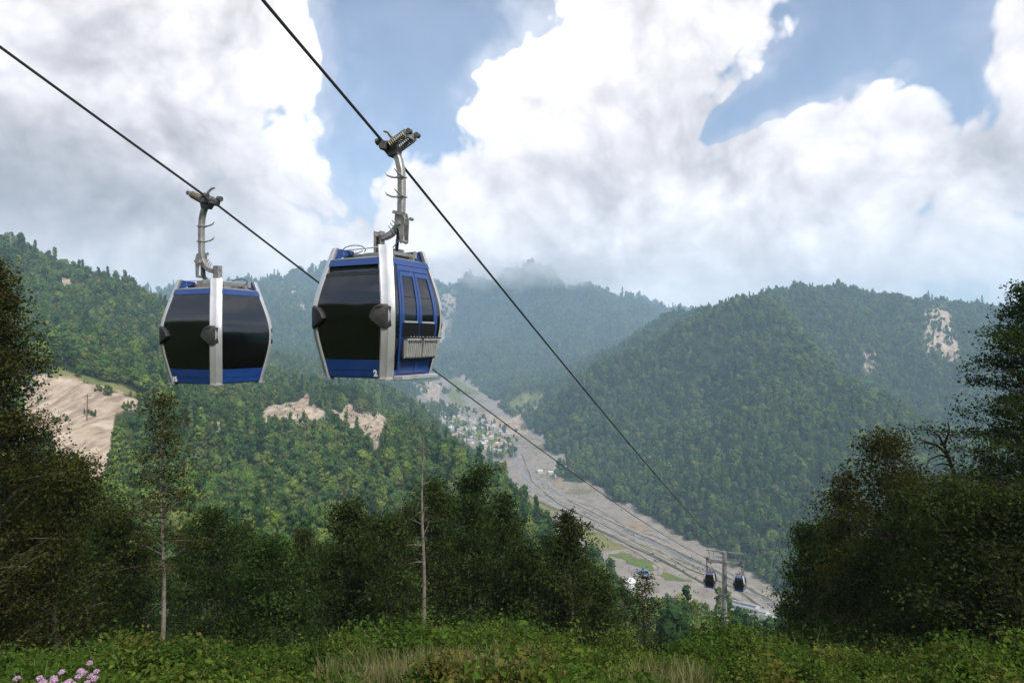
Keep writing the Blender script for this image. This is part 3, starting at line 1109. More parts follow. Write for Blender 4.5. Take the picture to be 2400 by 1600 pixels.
# trees far behind a crest stand where no sight line goes
_sl = (GZ - 2) / RG
_mx = np.maximum.accumulate(_sl, axis=0)
vis = (tz + 26 + 0.004 * tr) / tr > gsample(_mx, tx * 0.985, ty * 0.985) - 0.004
_vd, _hw, _fz = valley(tx, ty)
dens = 1.0 - gsample(GF, tx, ty) * 1.6 - 0.55 * (fbm(tx / 38 + 70, ty / 38, 3) > 0.62)
dens -= np.clip(gsample(GB, tx, ty), 0, 1) * (0.985 - 0.42 * (ty > 1300)) + np.clip(gsample(GM, tx, ty), 0, 1) * 0.97
dens -= 0.5 * np.clip(1 - np.abs(_vd - _hw * 1.15) / 30, 0, 1) * (fbm(tx / 45, ty / 45, 3) > -0.1)
# the cleared lift line
_u = np.array([0.3745, 0.927])
_lat = tx * _u[1] - ty * _u[0]
dens -= ((_lat > -14) & (_lat < 2) & (tr < 200)) * 0.95
_spx, _spy = project(tx, ty, tz + 12)
for _poly, _d0, _d1 in SCARS[:3] + MEADOWS[:1]:
    dens -= 0.95 * (inpoly(_spx, _spy, _poly) & (ty < _d1) & (ty > _d0 - 170))
_spx, _spy = project(tx, ty, tz + 11)
_lim = np.interp(_spx, [1440, 1500, 1560, 1640, 1760, 1830], [1350, 1415, 1392, 1412, 1468, 1480])
dens -= ((_spx > 1440) & (_spx < 1830) & (tr < 560) & (_spy < _lim)) * 2.0
keep = vis & (rng.random(len(tx)) < dens)
tx, ty, tz, tsz, tr = tx[keep], ty[keep], tz[keep], tsz[keep], tr[keep]
n_t = len(tx)
young = fbm(tx / 60, ty / 60, 3)
fs_ = tsz / 5.0 * (0.52 + 0.75 * rng.random(n_t) ** 1.3) * (0.92 + 0.14 * young) * np.where(tr < 500, 0.78, 0.80) * np.where(tr > 2200, 0.80, 1.0)
fs_ = np.clip(fs_, 0.3, 3.2)
fs_ = fs_ * np.where(rng.random(n_t) < 0.05, 1.3, 1.0)
hs_ = fs_ * rng.uniform(0.75, 1.28, n_t) * np.where(tr > 1400, 0.85, 1.0)
pick = rng.integers(0, 7, n_t)
turn = np.stack([rng.normal(0, 0.04, n_t), rng.normal(0, 0.04, n_t), rng.uniform(0, 6.28, n_t)], 1)
size = np.stack([fs_, fs_, hs_], 1)
pos = np.stack([tx, ty, tz - 0.6 * fs_], 1)
tpx, tpy = project(tx, ty, tz + 8)
hidden_left = (tpx < 1450) & (tpy > 1330)
hidden_right = (tpx > 1830) & (tpy > 1300)
inframe = (tpx > -40) & (tpx < 2440) & (tpy < 1600) & ~hidden_left & ~hidden_right
# the 300 trees that show largest are things of their own
score = np.where(inframe, fs_ / tr, 0)
near_idx = np.argsort(-score)[:300]
is_near = np.zeros(n_t, bool)
is_near[near_idx] = True
for i in near_idx:
    px_, py_ = tpx[i], tpy[i]
    if px_ > 1440:
        gp = 'trees below the lift tower'
        lb = 'round tree in the dark clump ' + ('left of the lift tower' if px_ < 1600 else ('just behind the lift tower mast' if px_ < 1700 else 'right of the lift tower'))
    else:
        gp = 'trees on the near left slope'
        row = 'above the foreground trees' if py_ > 1130 else 'high up'
        col = [(260, 'at the foot of the pale landslide'), (400, 'right of the pale landslide'), (520, 'below cabin 15'), (700, 'between and below the gondolas'), (900, 'below cabin 2'), (1060, 'behind the tall snag'), (1250, 'on the spur edge beside the valley'), (2000, 'at the low end of the spur')]
        lb = 'forest tree %s, %s' % (next(c_ for lim, c_ in col if px_ < lim), row)
    e = empty('forest_tree', tuple(pos[i]), turn[i][2])
    e.scale = size[i]
    tag(e, lb, 'tree', gp)
    link('crown', PROTO[pick[i]][0], e)
    link('trunk', PROTO[pick[i]][1], e)
rest = ~is_near
right_hill = rest & (tr > 760) & (tr < 2750) & (tx > np.interp(ty, VAL[:, 1], VAL[:, 0]))
far_hill = rest & ~right_hill & (tr > 2000)
left_hill = rest & ~right_hill & ~far_hill
for nm, mk, lb in (('forest', right_hill, 'dense green forest covering the hill right of the valley'), ('forest', far_hill, 'hazy blue forest on the far mountains'),
                   ('forest', left_hill, 'green forest covering the slopes left of the valley')):
    scatter_object(nm, NG_FOREST, pos[mk], size[mk], pick[mk], turn[mk], lb)
print('TREES', n_t, right_hill.sum(), far_hill.sum(), left_hill.sum())

# ------------------------------------------------------------------ haze
hz, t_, out_ = material('pale valley haze')
pv = t_.node('ShaderNodeVolumePrincipled')
pv.inputs["Color"].default_value = (0.54, 0.77, 1.0, 1)
pv.inputs['Density'].default_value = 0.00017
pv.inputs['Anisotropy'].default_value = 0.15
t_.l.new(pv.outputs[0], out_.inputs['Volume'])
mb = MB()
_top, _bot = float(GZ.max()) + 32, float(GZ.min()) - 1.5
mb.box((0, 0, (_top + _bot) / 2), (13640, 13640, _top - _bot))
hb = mb.obj('haze', hz)
tag(hb, 'thin blue haze filling the valley air', None, None, 'stuff')

# low cloud that wraps the far mountain top
def mist(px, py, d, rx, ry, rz, dens, seed, label):
    m, t, out = material('mist %d' % seed)
    tc = t.node('ShaderNodeTexCoord')
    geo = t.node('ShaderNodeNewGeometry')
    p = tc.outputs['Object']
    fall = t.math('SUBTRACT', 1.0, t.vmath('LENGTH', p))
    sc = t.node('ShaderNodeVectorMath', operation='MULTIPLY')
    t.put(sc.inputs[0], p)
    sc.inputs[1].default_value = (rx / 130.0, ry / 130.0, rz / 80.0)
    n = t.noise(sc.outputs[0], 1.0, 4, 0.6)
    x = t.math('MULTIPLY_ADD', t.math('SUBTRACT', n, 0.5), 1.6, fall)
    den = t.math('MULTIPLY', t.step(x, 0.12, 0.62), dens)
    v = t.node('ShaderNodeVolumePrincipled')
    v.inputs['Color'].default_value = (0.97, 0.97, 0.985, 1)
    t.put(v.inputs['Density'], den)
    v.inputs['Anisotropy'].default_value = 0.2
    t.l.new(v.outputs[0], out.inputs['Volume'])
    V, Fc = ico(3)
    g = np.random.default_rng(seed)
    o = link('mist_bank', np_mesh('mist_bank', [(V, Fc, 0, None)], [m]), None, ((px - 1200) / F * d, d, (800 - py) / F * d), 0.0, (rx, ry, rz))
    return tag(o, label, 'mist', None, 'stuff')


mist(1240, 642, 4150, 640, 420, 130, 0.0036, 1, 'low white cloud hiding the top of the far middle mountain')
mist(930, 630, 4300, 420, 350, 120, 0.0034, 2, 'low white cloud behind the nearest gondola over the far ridge')

# ------------------------------------------------------------------ gondolas
CH = 0.15      # chamfer taken by the corner pillars


def w_(z):
    a, b, k = 0.735 + 0.195 * z, 0.965 - 0.255 * (z - 1.08), 0.085
    return -k * math.log(math.exp(-a / k) + math.exp(-b / k))


SIDES = {'+X': (Vector((1, 0, 0)), Vector((0, 1, 0))), '-X': (Vector((-1, 0, 0)), Vector((0, -1, 0))),
         '+Y': (Vector((0, 1, 0)), Vector((-1, 0, 0))), '-Y': (Vector((0, -1, 0)), Vector((1, 0, 0)))}
# for every side: outward normal and the lateral axis (to the right seen from outside)


def sp_(side, lat, z, off=0.0):
    n, a = SIDES[side]
    return n * (w_(z) + off) + a * lat + Vector((0, 0, z))


def panel(mb, side, l0, l1, z0, z1, off=0.0, th=0.03, nz=None, frac=True):
    """curved panel on one side of the cabin; l0, l1 as fraction of the half width (or metres)"""
    nz = nz or max(2, int((z1 - z0) / 0.09) + 1)
    rings = []
    for i in range(nz):
        z = z0 + (z1 - z0) * i / (nz - 1)
        h = (w_(z) - CH) if frac else 1.0
        rings.append([sp_(side, l0 * h, z, off), sp_(side, l1 * h, z, off), sp_(side, l1 * h, z, off - th), sp_(side, l0 * h, z, off - th)])
    mb.loft(rings)
    return mb


def build_gondola():
    root = empty('gondola')
    # --- sides
    for s in SIDES:
        if s == '+X':
            continue
        lp = panel(MB(), s, -1, 1, 0.125, 0.31, 0.0, 0.03).obj('lower_panel', M['blue'], root, smooth=True)
        panel(MB(), s, -1, 1, 0.0, 0.118, 0.004, 0.034).obj('skirt', M['blue'], lp, smooth=True)
        panel(MB(), s, -1, 1, 1.99, 2.11, 0.012, 0.05).obj('roof_edge', M['blue'], root)
        if s == '-Y':
            panel(MB(), s, -1, 1, 0.318, 1.80, 0.0, 0.012).obj('window', M['glass'], root, smooth=True)
            panel(MB(), s, -1, 1, 1.805, 1.862, 0.006, 0.04).obj('window_rail', M['blackgloss'], root)
            panel(MB(), s, -1, 1, 1.87, 1.985, -0.05, 0.02).obj('vent_slot', M['darkgrey'], root)
            vp = MB()
            z_a, z_b = 1.868, 1.93
            vp.add([sp_(s, -.45, z_a, 0.0), sp_(s, .55, z_a, 0.0), sp_(s, .55, z_b, -0.03), sp_(s, -.45, z_b, -0.03), sp_(s, -.45, z_a, -0.01), sp_(s, .55, z_a, -0.01), sp_(s, .55, z_b, -0.04), sp_(s, -.45, z_b, -0.04)],
                   [(0, 1, 2, 3), (7, 6, 5, 4), (0, 4, 5, 1), (1, 5, 6, 2), (2, 6, 7, 3), (3, 7, 4, 0)])
            vp.obj('vent_flap', M['glass'], root)
        else:
            panel(MB(), s, -1, 1, 0.318, 1.982, 0.0, 0.012).obj('window', M['glass'], root, smooth=True)
    # --- door side
    s = '+X'
    panel(MB(), s, -1, 1, 2.0, 2.11, 0.012, 0.05).obj('roof_edge', M['blue'], root)
    for a, b in ((-1, -0.80), (0.80, 1)):
        panel(MB(), s, a, b, 0.13, 1.99, 0.0, 0.012).obj('side_window', M['glass'], root, smooth=True)
        panel(MB(), s, a, b, 0.0, 0.125, 0.004, 0.03).obj('skirt', M['blue'], root, smooth=True)
    fr = MB()
    panel(fr, s, -0.80, -0.735, 0.03, 1.99, 0.014, 0.05)
    panel(fr, s, 0.735, 0.80, 0.03, 1.99, 0.014, 0.05)
    panel(fr, s, -0.735, 0.735, 1.90, 1.99, 0.014, 0.05)
    fr.obj('door_frame', M['blue'], root, smooth=True)
    panel(MB(), s, -0.735, 0.735, 0.0, 0.045, -0.02, 0.05).obj('door_sill', M['black'], root)
    for a, b in ((-0.725, -0.012), (0.012, 0.725)):
        door = empty('door')
        door.parent = root
        wid = b - a
        st = MB()
        panel(st, s, a, a + 0.13 * wid, 0.35, 1.885, 0.020, 0.04)
        panel(st, s, b - 0.13 * wid, b, 0.35, 1.885, 0.020, 0.04)
        panel(st, s, a + 0.13 * wid, b - 0.13 * wid, 1.80, 1.885, 0.020, 0.04)
        panel(st, s, a, b, 0.05, 0.345, 0.018, 0.04)
        st.obj('leaf', M['blue'], door, smooth=True)
        panel(MB(), s, a + 0.13 * wid, b - 0.13 * wid, 1.43, 1.797, 0.006, 0.012).obj('upper_pane', M['glass'], door, smooth=True)
        panel(MB(), s, a + 0.13 * wid, b - 0.13 * wid, 1.0, 1.422, 0.008, 0.012).obj('lower_pane', M['glass'], door, smooth=True)
        panel(MB(), s, a + 0.12 * wid, b - 0.12 * wid, 0.965, 0.995, 0.03, 0.05).obj('window_sill', M['silver'], door)
        panel(MB(), s, a + 0.02 * wid, b - 0.02 * wid, 0.70, 0.96, 0.026, 0.03).obj('kick_panel', M['blackgloss'], door, smooth=True)
        # ski rack: ribbed box that leans outwards at the top
        rk = MB()
        h = w_(0.6) - CH
        l0, l1 = (a + 0.03 * wid) * h, (b - 0.03 * wid) * h
        nr = 8
        for k in range(nr):
            u0 = l0 + (l1 - l0) * (k + 0.14) / nr
            u1 = l0 + (l1 - l0) * (k + 0.86) / nr
            rings = []
            for z, o0 in ((0.335, 0.095), (0.365, 0.13), (0.655, 0.165), (0.68, 0.15)):
                rings.append([sp_(s, u, 0.5, o_) + Vector((0, 0, z - 0.5)) for u, o_ in ((u0, o0), (u1, o0), (u1, 0.075), (u0, 0.075))])
            rk.loft(rings)
        rk.obj('ski_rack', M['rack'], door)
        bar = MB()
        bar.loft([[sp_(s, u, 0.5, o_) + Vector((0, 0, z - 0.5)) for u, o_ in ((l0, 0.07), (l1, 0.07), (l1, 0.03), (l0, 0.03))] for z in (0.34, 0.67)])
        z = 0.695
        bar.tube([sp_(s, l0, z, 0.05), sp_(s, l0, z, 0.19), sp_(s, l1, z, 0.19), sp_(s, l1, z, 0.05)], 0.014, 6)
        bar.tube([sp_(s, l0, 0.34, 0.10) + Vector((0, 0, -0.01)), sp_(s, l1, 0.34, 0.10) + Vector((0, 0, -0.01))], 0.016, 6)
        bar.obj('rack_bar', M['black'], door)
        bo = MB()
        for k in range(5):
            u = l0 + (l1 - l0) * (k + 0.5) / 5
            bo.box(sp_(s, u, z, 0.17) + Vector((0, 0, 0.015)), (0.02, 0.02, 0.02))
            bo.box(sp_(s, u, 0.36, 0.15), (0.02, 0.02, 0.02))
        bo.obj('rack_bolts', M['silver'], door)
    stp = MB()
    hs = (w_(0) - CH) * 0.98
    stp.prism([sp_(s, -hs, 0.0, 0.02) + Vector((0, 0, .03)), sp_(s, -hs, 0.0, 0.21) + Vector((0, 0, .02)), sp_(s, -hs, 0, 0.21) + Vector((0, 0, -.045)), sp_(s, -hs, 0, 0.12) + Vector((0, 0, -.06)), sp_(s, -hs, 0, 0.02) + Vector((0, 0, -.03))],
              SIDES[s][1] * (2 * hs))
    stp.obj('step', M['silver'], root, bevel=0.008)
    # --- pillars at the corners
    for sx in (1, -1):
        for sy in (1, -1):
            rings = []
            n = 26
            for i in range(n):
                z = -0.03 + 2.37 * i / (n - 1)
                w = w_(z)
                p = [(w + 0.004, w - CH - 0.03), (w + 0.016, w - CH + 0.005), (w - 0.055, w - 0.055 + 0.008), (w - CH + 0.005, w + 0.016), (w - CH - 0.03, w + 0.004), (w - CH - 0.03, w - 0.05), (w - CH + .02, w - CH + .02), (w - 0.05, w - CH - 0.03)]
                p[2:3] = [(w - 0.020, w - 0.095), (w - 0.036, w - 0.036), (w - 0.095, w - 0.020)]
                rings.append([Vector((sx * x, sy * y, z)) for x, y in p])
            pb = MB()
            pb.loft(rings)
            pil = pb.obj('pillar', M['silver'], root, smooth=True)
            # shoe under the pillar
            fb = MB()
            w = w_(0)
            fb.loft([[Vector((sx * (w + q[0]), sy * (w + q[1]), zz)) for q in ((0.03, -CH - 0.05), (0.03, -0.02), (-0.02, 0.03), (-CH - 0.05, 0.03), (-CH - .05, -.1), (-.1, -CH - .05))] for zz in (-0.055, -0.025)])
            fb.obj('shoe', M['steel'], pil)
            # bumper plate round the corner, fanning out over the end window
            side = '+Y' if sy > 0 else '-Y'
            n_, a_ = SIDES[side]
            dirx = 1 if (a_.x * sx) > 0 else -1       # lateral direction towards this corner
            prof = [(0.87, 1.225), (0.83, 1.275), (0.74, 1.28), (0.63, 1.24), (0.545, 1.16), (0.50, 1.05), (0.56, 0.985), (0.66, 0.92), (0.74, 0.865), (0.84, 0.855), (0.87, 0.90)]
            rings = []
            for off, inset in ((-0.02, 0.0), (0.05, 0.0), (0.075, 0.16)):
                c0 = Vector((0.73, 1.06, 0))
                ring = []
                for l_, z in prof:
                    ll = l_ + (0.70 - l_) * inset
                    zz = z + (1.06 - z) * inset
                    back = max(0.0, ll - (w_(1.08) - CH))
                    ring.append(n_ * (w_(1.08) + off - back * 0.95) + a_ * (dirx * ll) + Vector((0, 0, zz)))
                rings.append(ring)
            bb = MB()
            bb.loft(rings)
            bb.obj('bumper', M['black'], pil, smooth=True)
            # blue gusset bracket at the top
            gb = MB()
            wt, wr = w_(2.33), w_(2.1)
            dg = Vector((sx, sy, 0)).normalized()
            pd = Vector((-dg.y, dg.x, 0))
            rt, rb = (wt - 0.08) * 1.4142, (wr - 0.08) * 1.4142
            poly = [dg * rt + Vector((0, 0, 2.335)), dg * (rt - 0.33) + Vector((0, 0, 2.30)), dg * (rt - 0.33) + Vector((0, 0, 2.24)), dg * (rt - 0.16) + Vector((0, 0, 2.20)), dg * (rb - 0.10) + Vector((0, 0, 2.12)), dg * (rb) + Vector((0, 0, 2.08))]
            gb.prism([p - pd * 0.045 for p in poly], pd * 0.09)
            gb.obj('bracket', M['blue'], pil)
    # --- roof, floor, interior
    rb = MB()
    oc = []
    for z, k in ((2.05, 0.0), (2.115, 0.0), (2.15, -0.10)):
        w = w_(z) - 0.01 + k
        oc.append([Vector((x, y, z)) for x, y in ((w, w - CH), (w - CH, w), (-w + CH, w), (-w, w - CH), (-w, -w + CH), (-w + CH, -w), (w - CH, -w), (w, -w + CH))])
    rb.loft(oc)
    rb.obj('roof', M['roofgrey'], root)
    fb = MB()
    oc = []
    for z in (-0.02, 0.05):
        w = w_(z) - 0.035
        oc.append([Vector((x, y, z)) for x, y in ((w, w - CH), (w - CH, w), (-w + CH, w), (-w, w - CH), (-w, -w + CH), (-w + CH, -w), (w - CH, -w), (w, -w + CH))])
    fb.loft(oc)
    fb.obj('floor', M['darkgrey'], root)
    for sy in (1, -1):
        sb = MB()
        sb.box((-0.05, sy * 0.55, 0.44), (1.25, 0.36, 0.07))
        sb.box((-0.05, sy * 0.70, 0.75), (1.25, 0.05, 0.46), Matrix.Rotation(sy * -0.12, 3, 'X'))
        sb.box((-0.05, sy * 0.58, 0.22), (0.9, 0.05, 0.38))
        sb.obj('seat', M['darkgrey'], root, bevel=0.012)
    # --- roof frame
    rf = MB()
    for y in (-0.32, 0.32):
        rf.beam((-0.56, y, 2.20), (0.56, y, 2.20), 0.06, 0.075)
    for x in (-0.46, 0.46):
        rf.beam((x, -0.5, 2.25), (x, 0.5, 2.25), 0.07, 0.06)
    rf.box((0.30, 0.10, 2.27), (0.22, 0.26, 0.16))
    rf.box((0.0, 0.0, 2.22), (0.34, 0.5, 0.10))
    rf.obj('roof_frame', M['steel'], root)
    rd = MB()
    rd.tube([(-0.52, -0.46, 2.31), (0.50, -0.42, 2.34)], 0.013, 6)
    rd.tube([(-0.52, 0.46, 2.31), (0.52, 0.42, 2.33)], 0.013, 6)
    rd.tube([(-0.50, -0.5, 2.29), (-0.46, 0.5, 2.31)], 0.012, 6)
    for p in ((-0.52, -0.46), (0.50, -0.42), (-0.52, 0.46), (0.52, 0.42)):
        rd.box((p[0], p[1], 2.27), (0.05, 0.05, 0.14))
    rd.obj('tie_rod', M['silver'], root)
    cb = MB()
    cb.tube([(-0.18 + 0.26 * math.cos(a) - 0.1, -0.38, 2.31 + 0.085 * math.sin(a) + 0.02 * a / 3) for a in np.linspace(-0.4, 5.6, 24)], 0.009, 5)
    cb.tube([(0.50, -0.02, 2.85), (0.53, -0.03, 2.7), (0.50, -0.06, 2.5), (0.45, -0.2, 2.33), (0.47, -0.3, 2.24)], 0.011, 5)
    cb.obj('cable', M['black'], root)
    # --- suspension
    ps = MB()
    ps.beam((-0.07, 0, 2.15), (-0.07, 0, 2.70), 0.02, 0.13, up=(0, 1, 0))
    ps.beam((0.07, 0, 2.15), (0.07, 0, 2.70), 0.02, 0.13, up=(0, 1, 0))
    ps.beam((0.0, 0.05, 2.15), (0.0, 0.05, 2.70), 0.14, 0.02, up=(0, 1, 0))
    ps.tube([(-0.10, 0, 2.62), (0.10, 0, 2.62)], 0.035, 10)
    ps.obj('suspension_post', M['steel'], root)
    am = MB()
    arc = [(0.04, 0, 2.575), (0.16, 0, 2.585), (0.28, 0, 2.63), (0.38, 0, 2.71), (0.45, 0, 2.80), (0.50, 0, 2.92)]
    for i in range(len(arc) - 1):
        am.beam(Vector(arc[i]), Vector(arc[i + 1]) + (Vector(arc[i + 1]) - Vector(arc[i])) * 0.12, 0.10, 0.13 - 0.006 * i, up=(0, 1, 0))
    am.obj('arm', M['steel'], root, bevel=0.01)
    hg = MB()
    hp = [(0.50, 0, 2.80), (0.505, 0, 3.0), (0.515, 0, 3.3), (0.515, 0, 3.6), (0.50, 0, 3.8), (0.455, 0, 3.98), (0.40, 0, 4.10), (0.36, 0, 4.16)]
    rings = []
    for i, p in enumerate(hp):
        p = Vector(p)
        t = (Vector(hp[min(i + 1, len(hp) - 1)]) - Vector(hp[max(i - 1, 0)])).normalized()
        sx = Vector((0, 1, 0))
        u = sx.cross(t)
        w, h = 0.065, 0.062
        rings.append([p + u * (a * w) + sx * (b * h) for a, b in ((-1, -.7), (-.7, -1), (.7, -1), (1, -.7), (1, .7), (.7, 1), (-.7, 1), (-1, .7))])
    hg.loft(rings)
    hang = hg.obj('hanger', M['steel'], root, smooth=True)
    jt = MB()
    for y in (-0.075, 0.075):
        jt.prism([(0.42, y, 3.03), (0.58, y, 3.0), (0.62, y, 2.86), (0.60, y, 2.45), (0.53, y, 2.43), (0.50, y, 2.70), (0.40, y, 2.80)], (0, 0.016, 0))
    jt.tube([(0.50, -0.11, 2.80), (0.50, 0.12, 2.80)], 0.04, 10)
    jt.tube([(0.56, -0.10, 2.47), (0.56, 0.10, 2.47)], 0.03, 8)
    jt.beam((0.38, -0.09, 3.02), (0.64, -0.09, 2.96), 0.03, 0.06)
    for q in (0.2, 0.45, 0.7):
        c = Vector((0.30, 0, 2.65)).lerp(Vector((0.47, 0, 2.85)), q)
        jt.beam(c + Vector((-0.075, -0.062, 0.085)), c + Vector((0.075, -0.062, -0.085)), 0.014, 0.014)
    jt.obj('joint_plate', M['steel'], hang)
    lv = MB()
    lv.tube([(0.60, -0.09, 2.94), (0.68, -0.10, 2.86), (0.80, -0.10, 2.85)], 0.014, 6)
    lv.tube([(0.80, -0.14, 2.85), (0.80, -0.06, 2.85)], 0.03, 10)
    lv.obj('release_lever', M['steel'], hang)
    dp = MB()
    dp.tube([(0.45, 0, 2.74), (0.385, 0, 2.20)], 0.032, 8)
    dp.obj('damper', M['black'], root, smooth=True)
    for z in (3.30, 3.66):
        hk = MB()
        hk.tube([(0.58, -0.02, z), (0.60, -0.10, z - 0.01), (0.585, -0.22, z + 0.03), (0.565, -0.30, z + 0.09)], [0.016, 0.018, 0.016, 0.008], 6)
        hk.tube([(0.44, -0.02, z), (0.34, -0.06, z + 0.01), (0.25, -0.09, z + 0.05), (0.21, -0.10, z + 0.11)], [0.016, 0.02, 0.018, 0.008], 6)
        hk.box((0.515, 0, z), (0.155, 0.15, 0.025))
        hk.obj('guide_horn', M['steel'], hang)
    # --- grip with springs and rollers
    gp = empty('grip')
    gp.parent = root
    RZ = 4.25
    gb = MB()
    gb.loft([[(x, y, z) for (x, z) in ((0.28, 4.05), (0.44, 4.08), (0.46, 4.20), (0.36, 4.34), (0.22, 4.36), (0.15, 4.28), (0.17, 4.18))] for y in (-0.10, 0.10)])
    gb.loft([[(x, y, z) for (x, z) in ((0.19, 4.16), (0.30, 4.16), (0.33, 4.30), (0.22, 4.34), (0.15, 4.25))] for y in (-0.24, 0.24)])
    gb.obj('jaw', M['darksteel'], gp, bevel=0.015)
    ro = MB()
    for y in (-0.20, 0.20):
        ro.tube([(0.10, y, 4.31), (0.20, y, 4.33)], 0.065, 14)
    ro.obj('rope_roller', M['darksteel'], gp, smooth=True)
    ax = Vector((0.86, 0, 0.42)).normalized()
    for y in (-0.13, 0.13):
        s0 = Vector((0.34, y, 4.24))
        u1 = Vector((0, 1, 0))
        u2 = ax.cross(u1)
        cp_ = [s0 + ax * (0.02 + 0.36 * k / 110) + (u1 * math.cos(k * 0.5) + u2 * math.sin(k * 0.5)) * 0.075 for k in range(111)]
        MB().tube(cp_, 0.013, 5).obj('spring', M['copper'], gp, smooth=True)
        MB().tube([s0, s0 + ax * 0.46], 0.02, 8).obj('spring_rod', M['steel'], gp, smooth=True)
        e = s0 + ax * 0.44
        rl = MB()
        rl.tube([e + Vector((0.03, -0.03, 0.01)), e + Vector((0.03, 0.05, 0.01))], 0.052, 14)
        rl.obj('roller', M['darksteel'], gp, smooth=True)
    ep = MB()
    e = Vector((0.34, 0, 4.24)) + ax * 0.40
    ep.beam(e + Vector((0, -0.19, 0)), e + Vector((0, 0.19, 0)), 0.03, 0.12)
    ep.obj('end_plate', M['steel'], gp)
    ho = MB()
    ho.tube([(0.28, 0.05, 4.34), (0.27, 0.03, 4.44), (0.21, -0.02, 4.53), (0.14, -0.05, 4.55)], [0.035, 0.032, 0.024, 0.018], 8)
    ho.obj('coupling_lever', M['darksteel'], gp, smooth=True)
    return root


gond = build_gondola()


def number(txt, parent, side, lat, z, size):
    cu = bpy.data.curves.new('cabin_number', 'FONT')
    cu.body = txt
    cu.size = size
    cu.extrude = 0.001
    cu.offset = 0.010
    cu.align_x = 'CENTER'
    tmp = bpy.data.objects.new('tmp', cu)
    COL.objects.link(tmp)
    dg = bpy.context.evaluated_depsgraph_get()
    me = bpy.data.meshes.new_from_object(tmp.evaluated_get(dg))
    bpy.data.objects.remove(tmp)
    me.materials.clear()
    me.materials.append(M['white'])
    o = link('cabin_number', me, parent)
    n, a = SIDES[side]
    slope = 0.185
    up = (Vector((0, 0, 1)) + n * slope).normalized()
    nn = a.cross(up)
    o.matrix_local = Matrix.Translation(sp_(side, lat, z, 0.010)) @ Matrix((a, up, nn)).transposed().to_4x4()


UANG = math.atan2(0.3745, 0.927)      # ropes run this far right of straight ahead


# rope positions: (x, y, z)
C2 = Vector((-2.50, 12.85, -0.63))
C15 = Vector((-6.90, 16.0, -0.93))
TW = Vector((32.75, 105.2, 0.0))
uv, pv_ = Vector((0.3745, 0.927, 0)), Vector((0.927, -0.3745, 0))
RT = TW + pv_ * 2.45 + Vector((0, 0, -33.7))
LT = TW - pv_ * 2.45 + Vector((0, 0, -33.7))


def at_rope(cab, rz):
    """rope point of a cabin (0.20 m beside the cabin axis)"""
    return cab + Vector((0.20 * math.cos(rz), 0.20 * math.sin(rz), 4.25))


RZ2 = -R(26.5)
RZ15 = math.pi - R(23.5)
gond.location = C2
gond.rotation_euler = (0, 0, RZ2)
tag(gond, 'nearest gondola cabin with blue doors and ski racks, marked with a 2', 'gondola', 'gondolas on the ropeway')
g15 = copy_tree(gond)
g15.location = C15
g15.rotation_euler = (0, 0, RZ15)
tag(g15, 'blue and silver gondola cabin marked 15, on the left rope', 'gondola', 'gondolas on the ropeway')
G2R, G15R = at_rope(C2, RZ2), at_rope(C15, RZ15)


def rope_pts(a, b, sag, n=40):
    return [a.lerp(b, i / n) + Vector((0, 0, -sag * 4 * (i / n) * (1 - i / n))) for i in range(n + 1)]


ST = hit(1735, 1425, 500)
ST_up = Vector((ST.x, ST.y, ST.z + 7))
rope_up2 = G2R - (RT - G2R) * 0.32
rope_up15 = G15R - (LT - G15R) * 0.32
rope2 = [rope_up2 + (G2R - rope_up2) * (i / 12) + Vector((0, 0, 1.1 * (1 - i / 12) ** 2)) for i in range(12)] + rope_pts(G2R, RT, 0.9) + rope_pts(RT, ST_up + pv_ * 2.5, 7)[1:]
rope15 = [rope_up15 + (G15R - rope_up15) * (i / 12) + Vector((0, 0, 0.9 * (1 - i / 12) ** 2)) for i in range(12)] + rope_pts(G15R, LT, 0.9) + rope_pts(LT, ST_up - pv_ * 2.5, 7)[1:]
for pts, lb in ((rope2, 'steel rope carrying the nearest gondola down to the tower'), (rope15, 'steel rope on the left carrying cabin 15')):
    o = MB().tube(pts, 0.027, 7).obj('haul_rope', M['rope'], smooth=True)
    tag(o, lb, 'rope', 'ropes of the lift')

# two more cabins at the tower
for base, rz, lb in ((LT, RZ15, 'small dark gondola left of the lift tower'), (RT, RZ2, 'small dark gondola right of the lift tower')):
    c = copy_tree(gond)
    q = base + (uv + Vector((0, 0, -0.37))) * (1.0 if base is LT else -0.5)
    c.location = (q.x - 0.2 * math.cos(rz), q.y - 0.2 * math.sin(rz), q.z - 4.25)
    c.rotation_euler = (0, 0, rz)
    tag(c, lb, 'gondola', 'gondolas on the ropeway')
number('2', gond, '-Y', 0.50, 0.025, 0.15)
number('15', g15, '+Y', -0.50, 0.025, 0.15)

# ------------------------------------------------------------------ lift tower
M['towersteel'] = principled('galvanised tower steel', (0.27, 0.28, 0.28), 0.55, 0.5, 0.15, 1.2, dirt=(0.16, 0.16, 0.15))
tw = empty('lift_tower', (TW.x, TW.y, gz(TW.x, TW.y)), math.atan2(pv_.y, pv_.x))
tag(tw, 'slender grey steel lift tower with a crossarm and sheaves', 'tower')
tz0 = tw.location.z
H = -32.4 - tz0
ms = MB()
ms.tube([(0, 0, -1), (0, 0, H * 0.55)], [0.62, 0.50], 16)
ms.tube([(0, 0, H * 0.55), (0, 0, H * 0.58), (0, 0, H)], [0.52, 0.40, 0.30], 16)
for z in (H * 0.3, H * 0.55, H * 0.72):
    ms.tube([(0, 0, z - 0.06), (0, 0, z + 0.06)], [0.64, 0.64], 16)
ms.obj('mast', M['towersteel'], tw, smooth=True)
ld = MB()
for x in (-0.2, 0.2):
    ld.tube([(x, -0.72, 1), (x, -0.5, H - 0.3)], 0.03, 5)
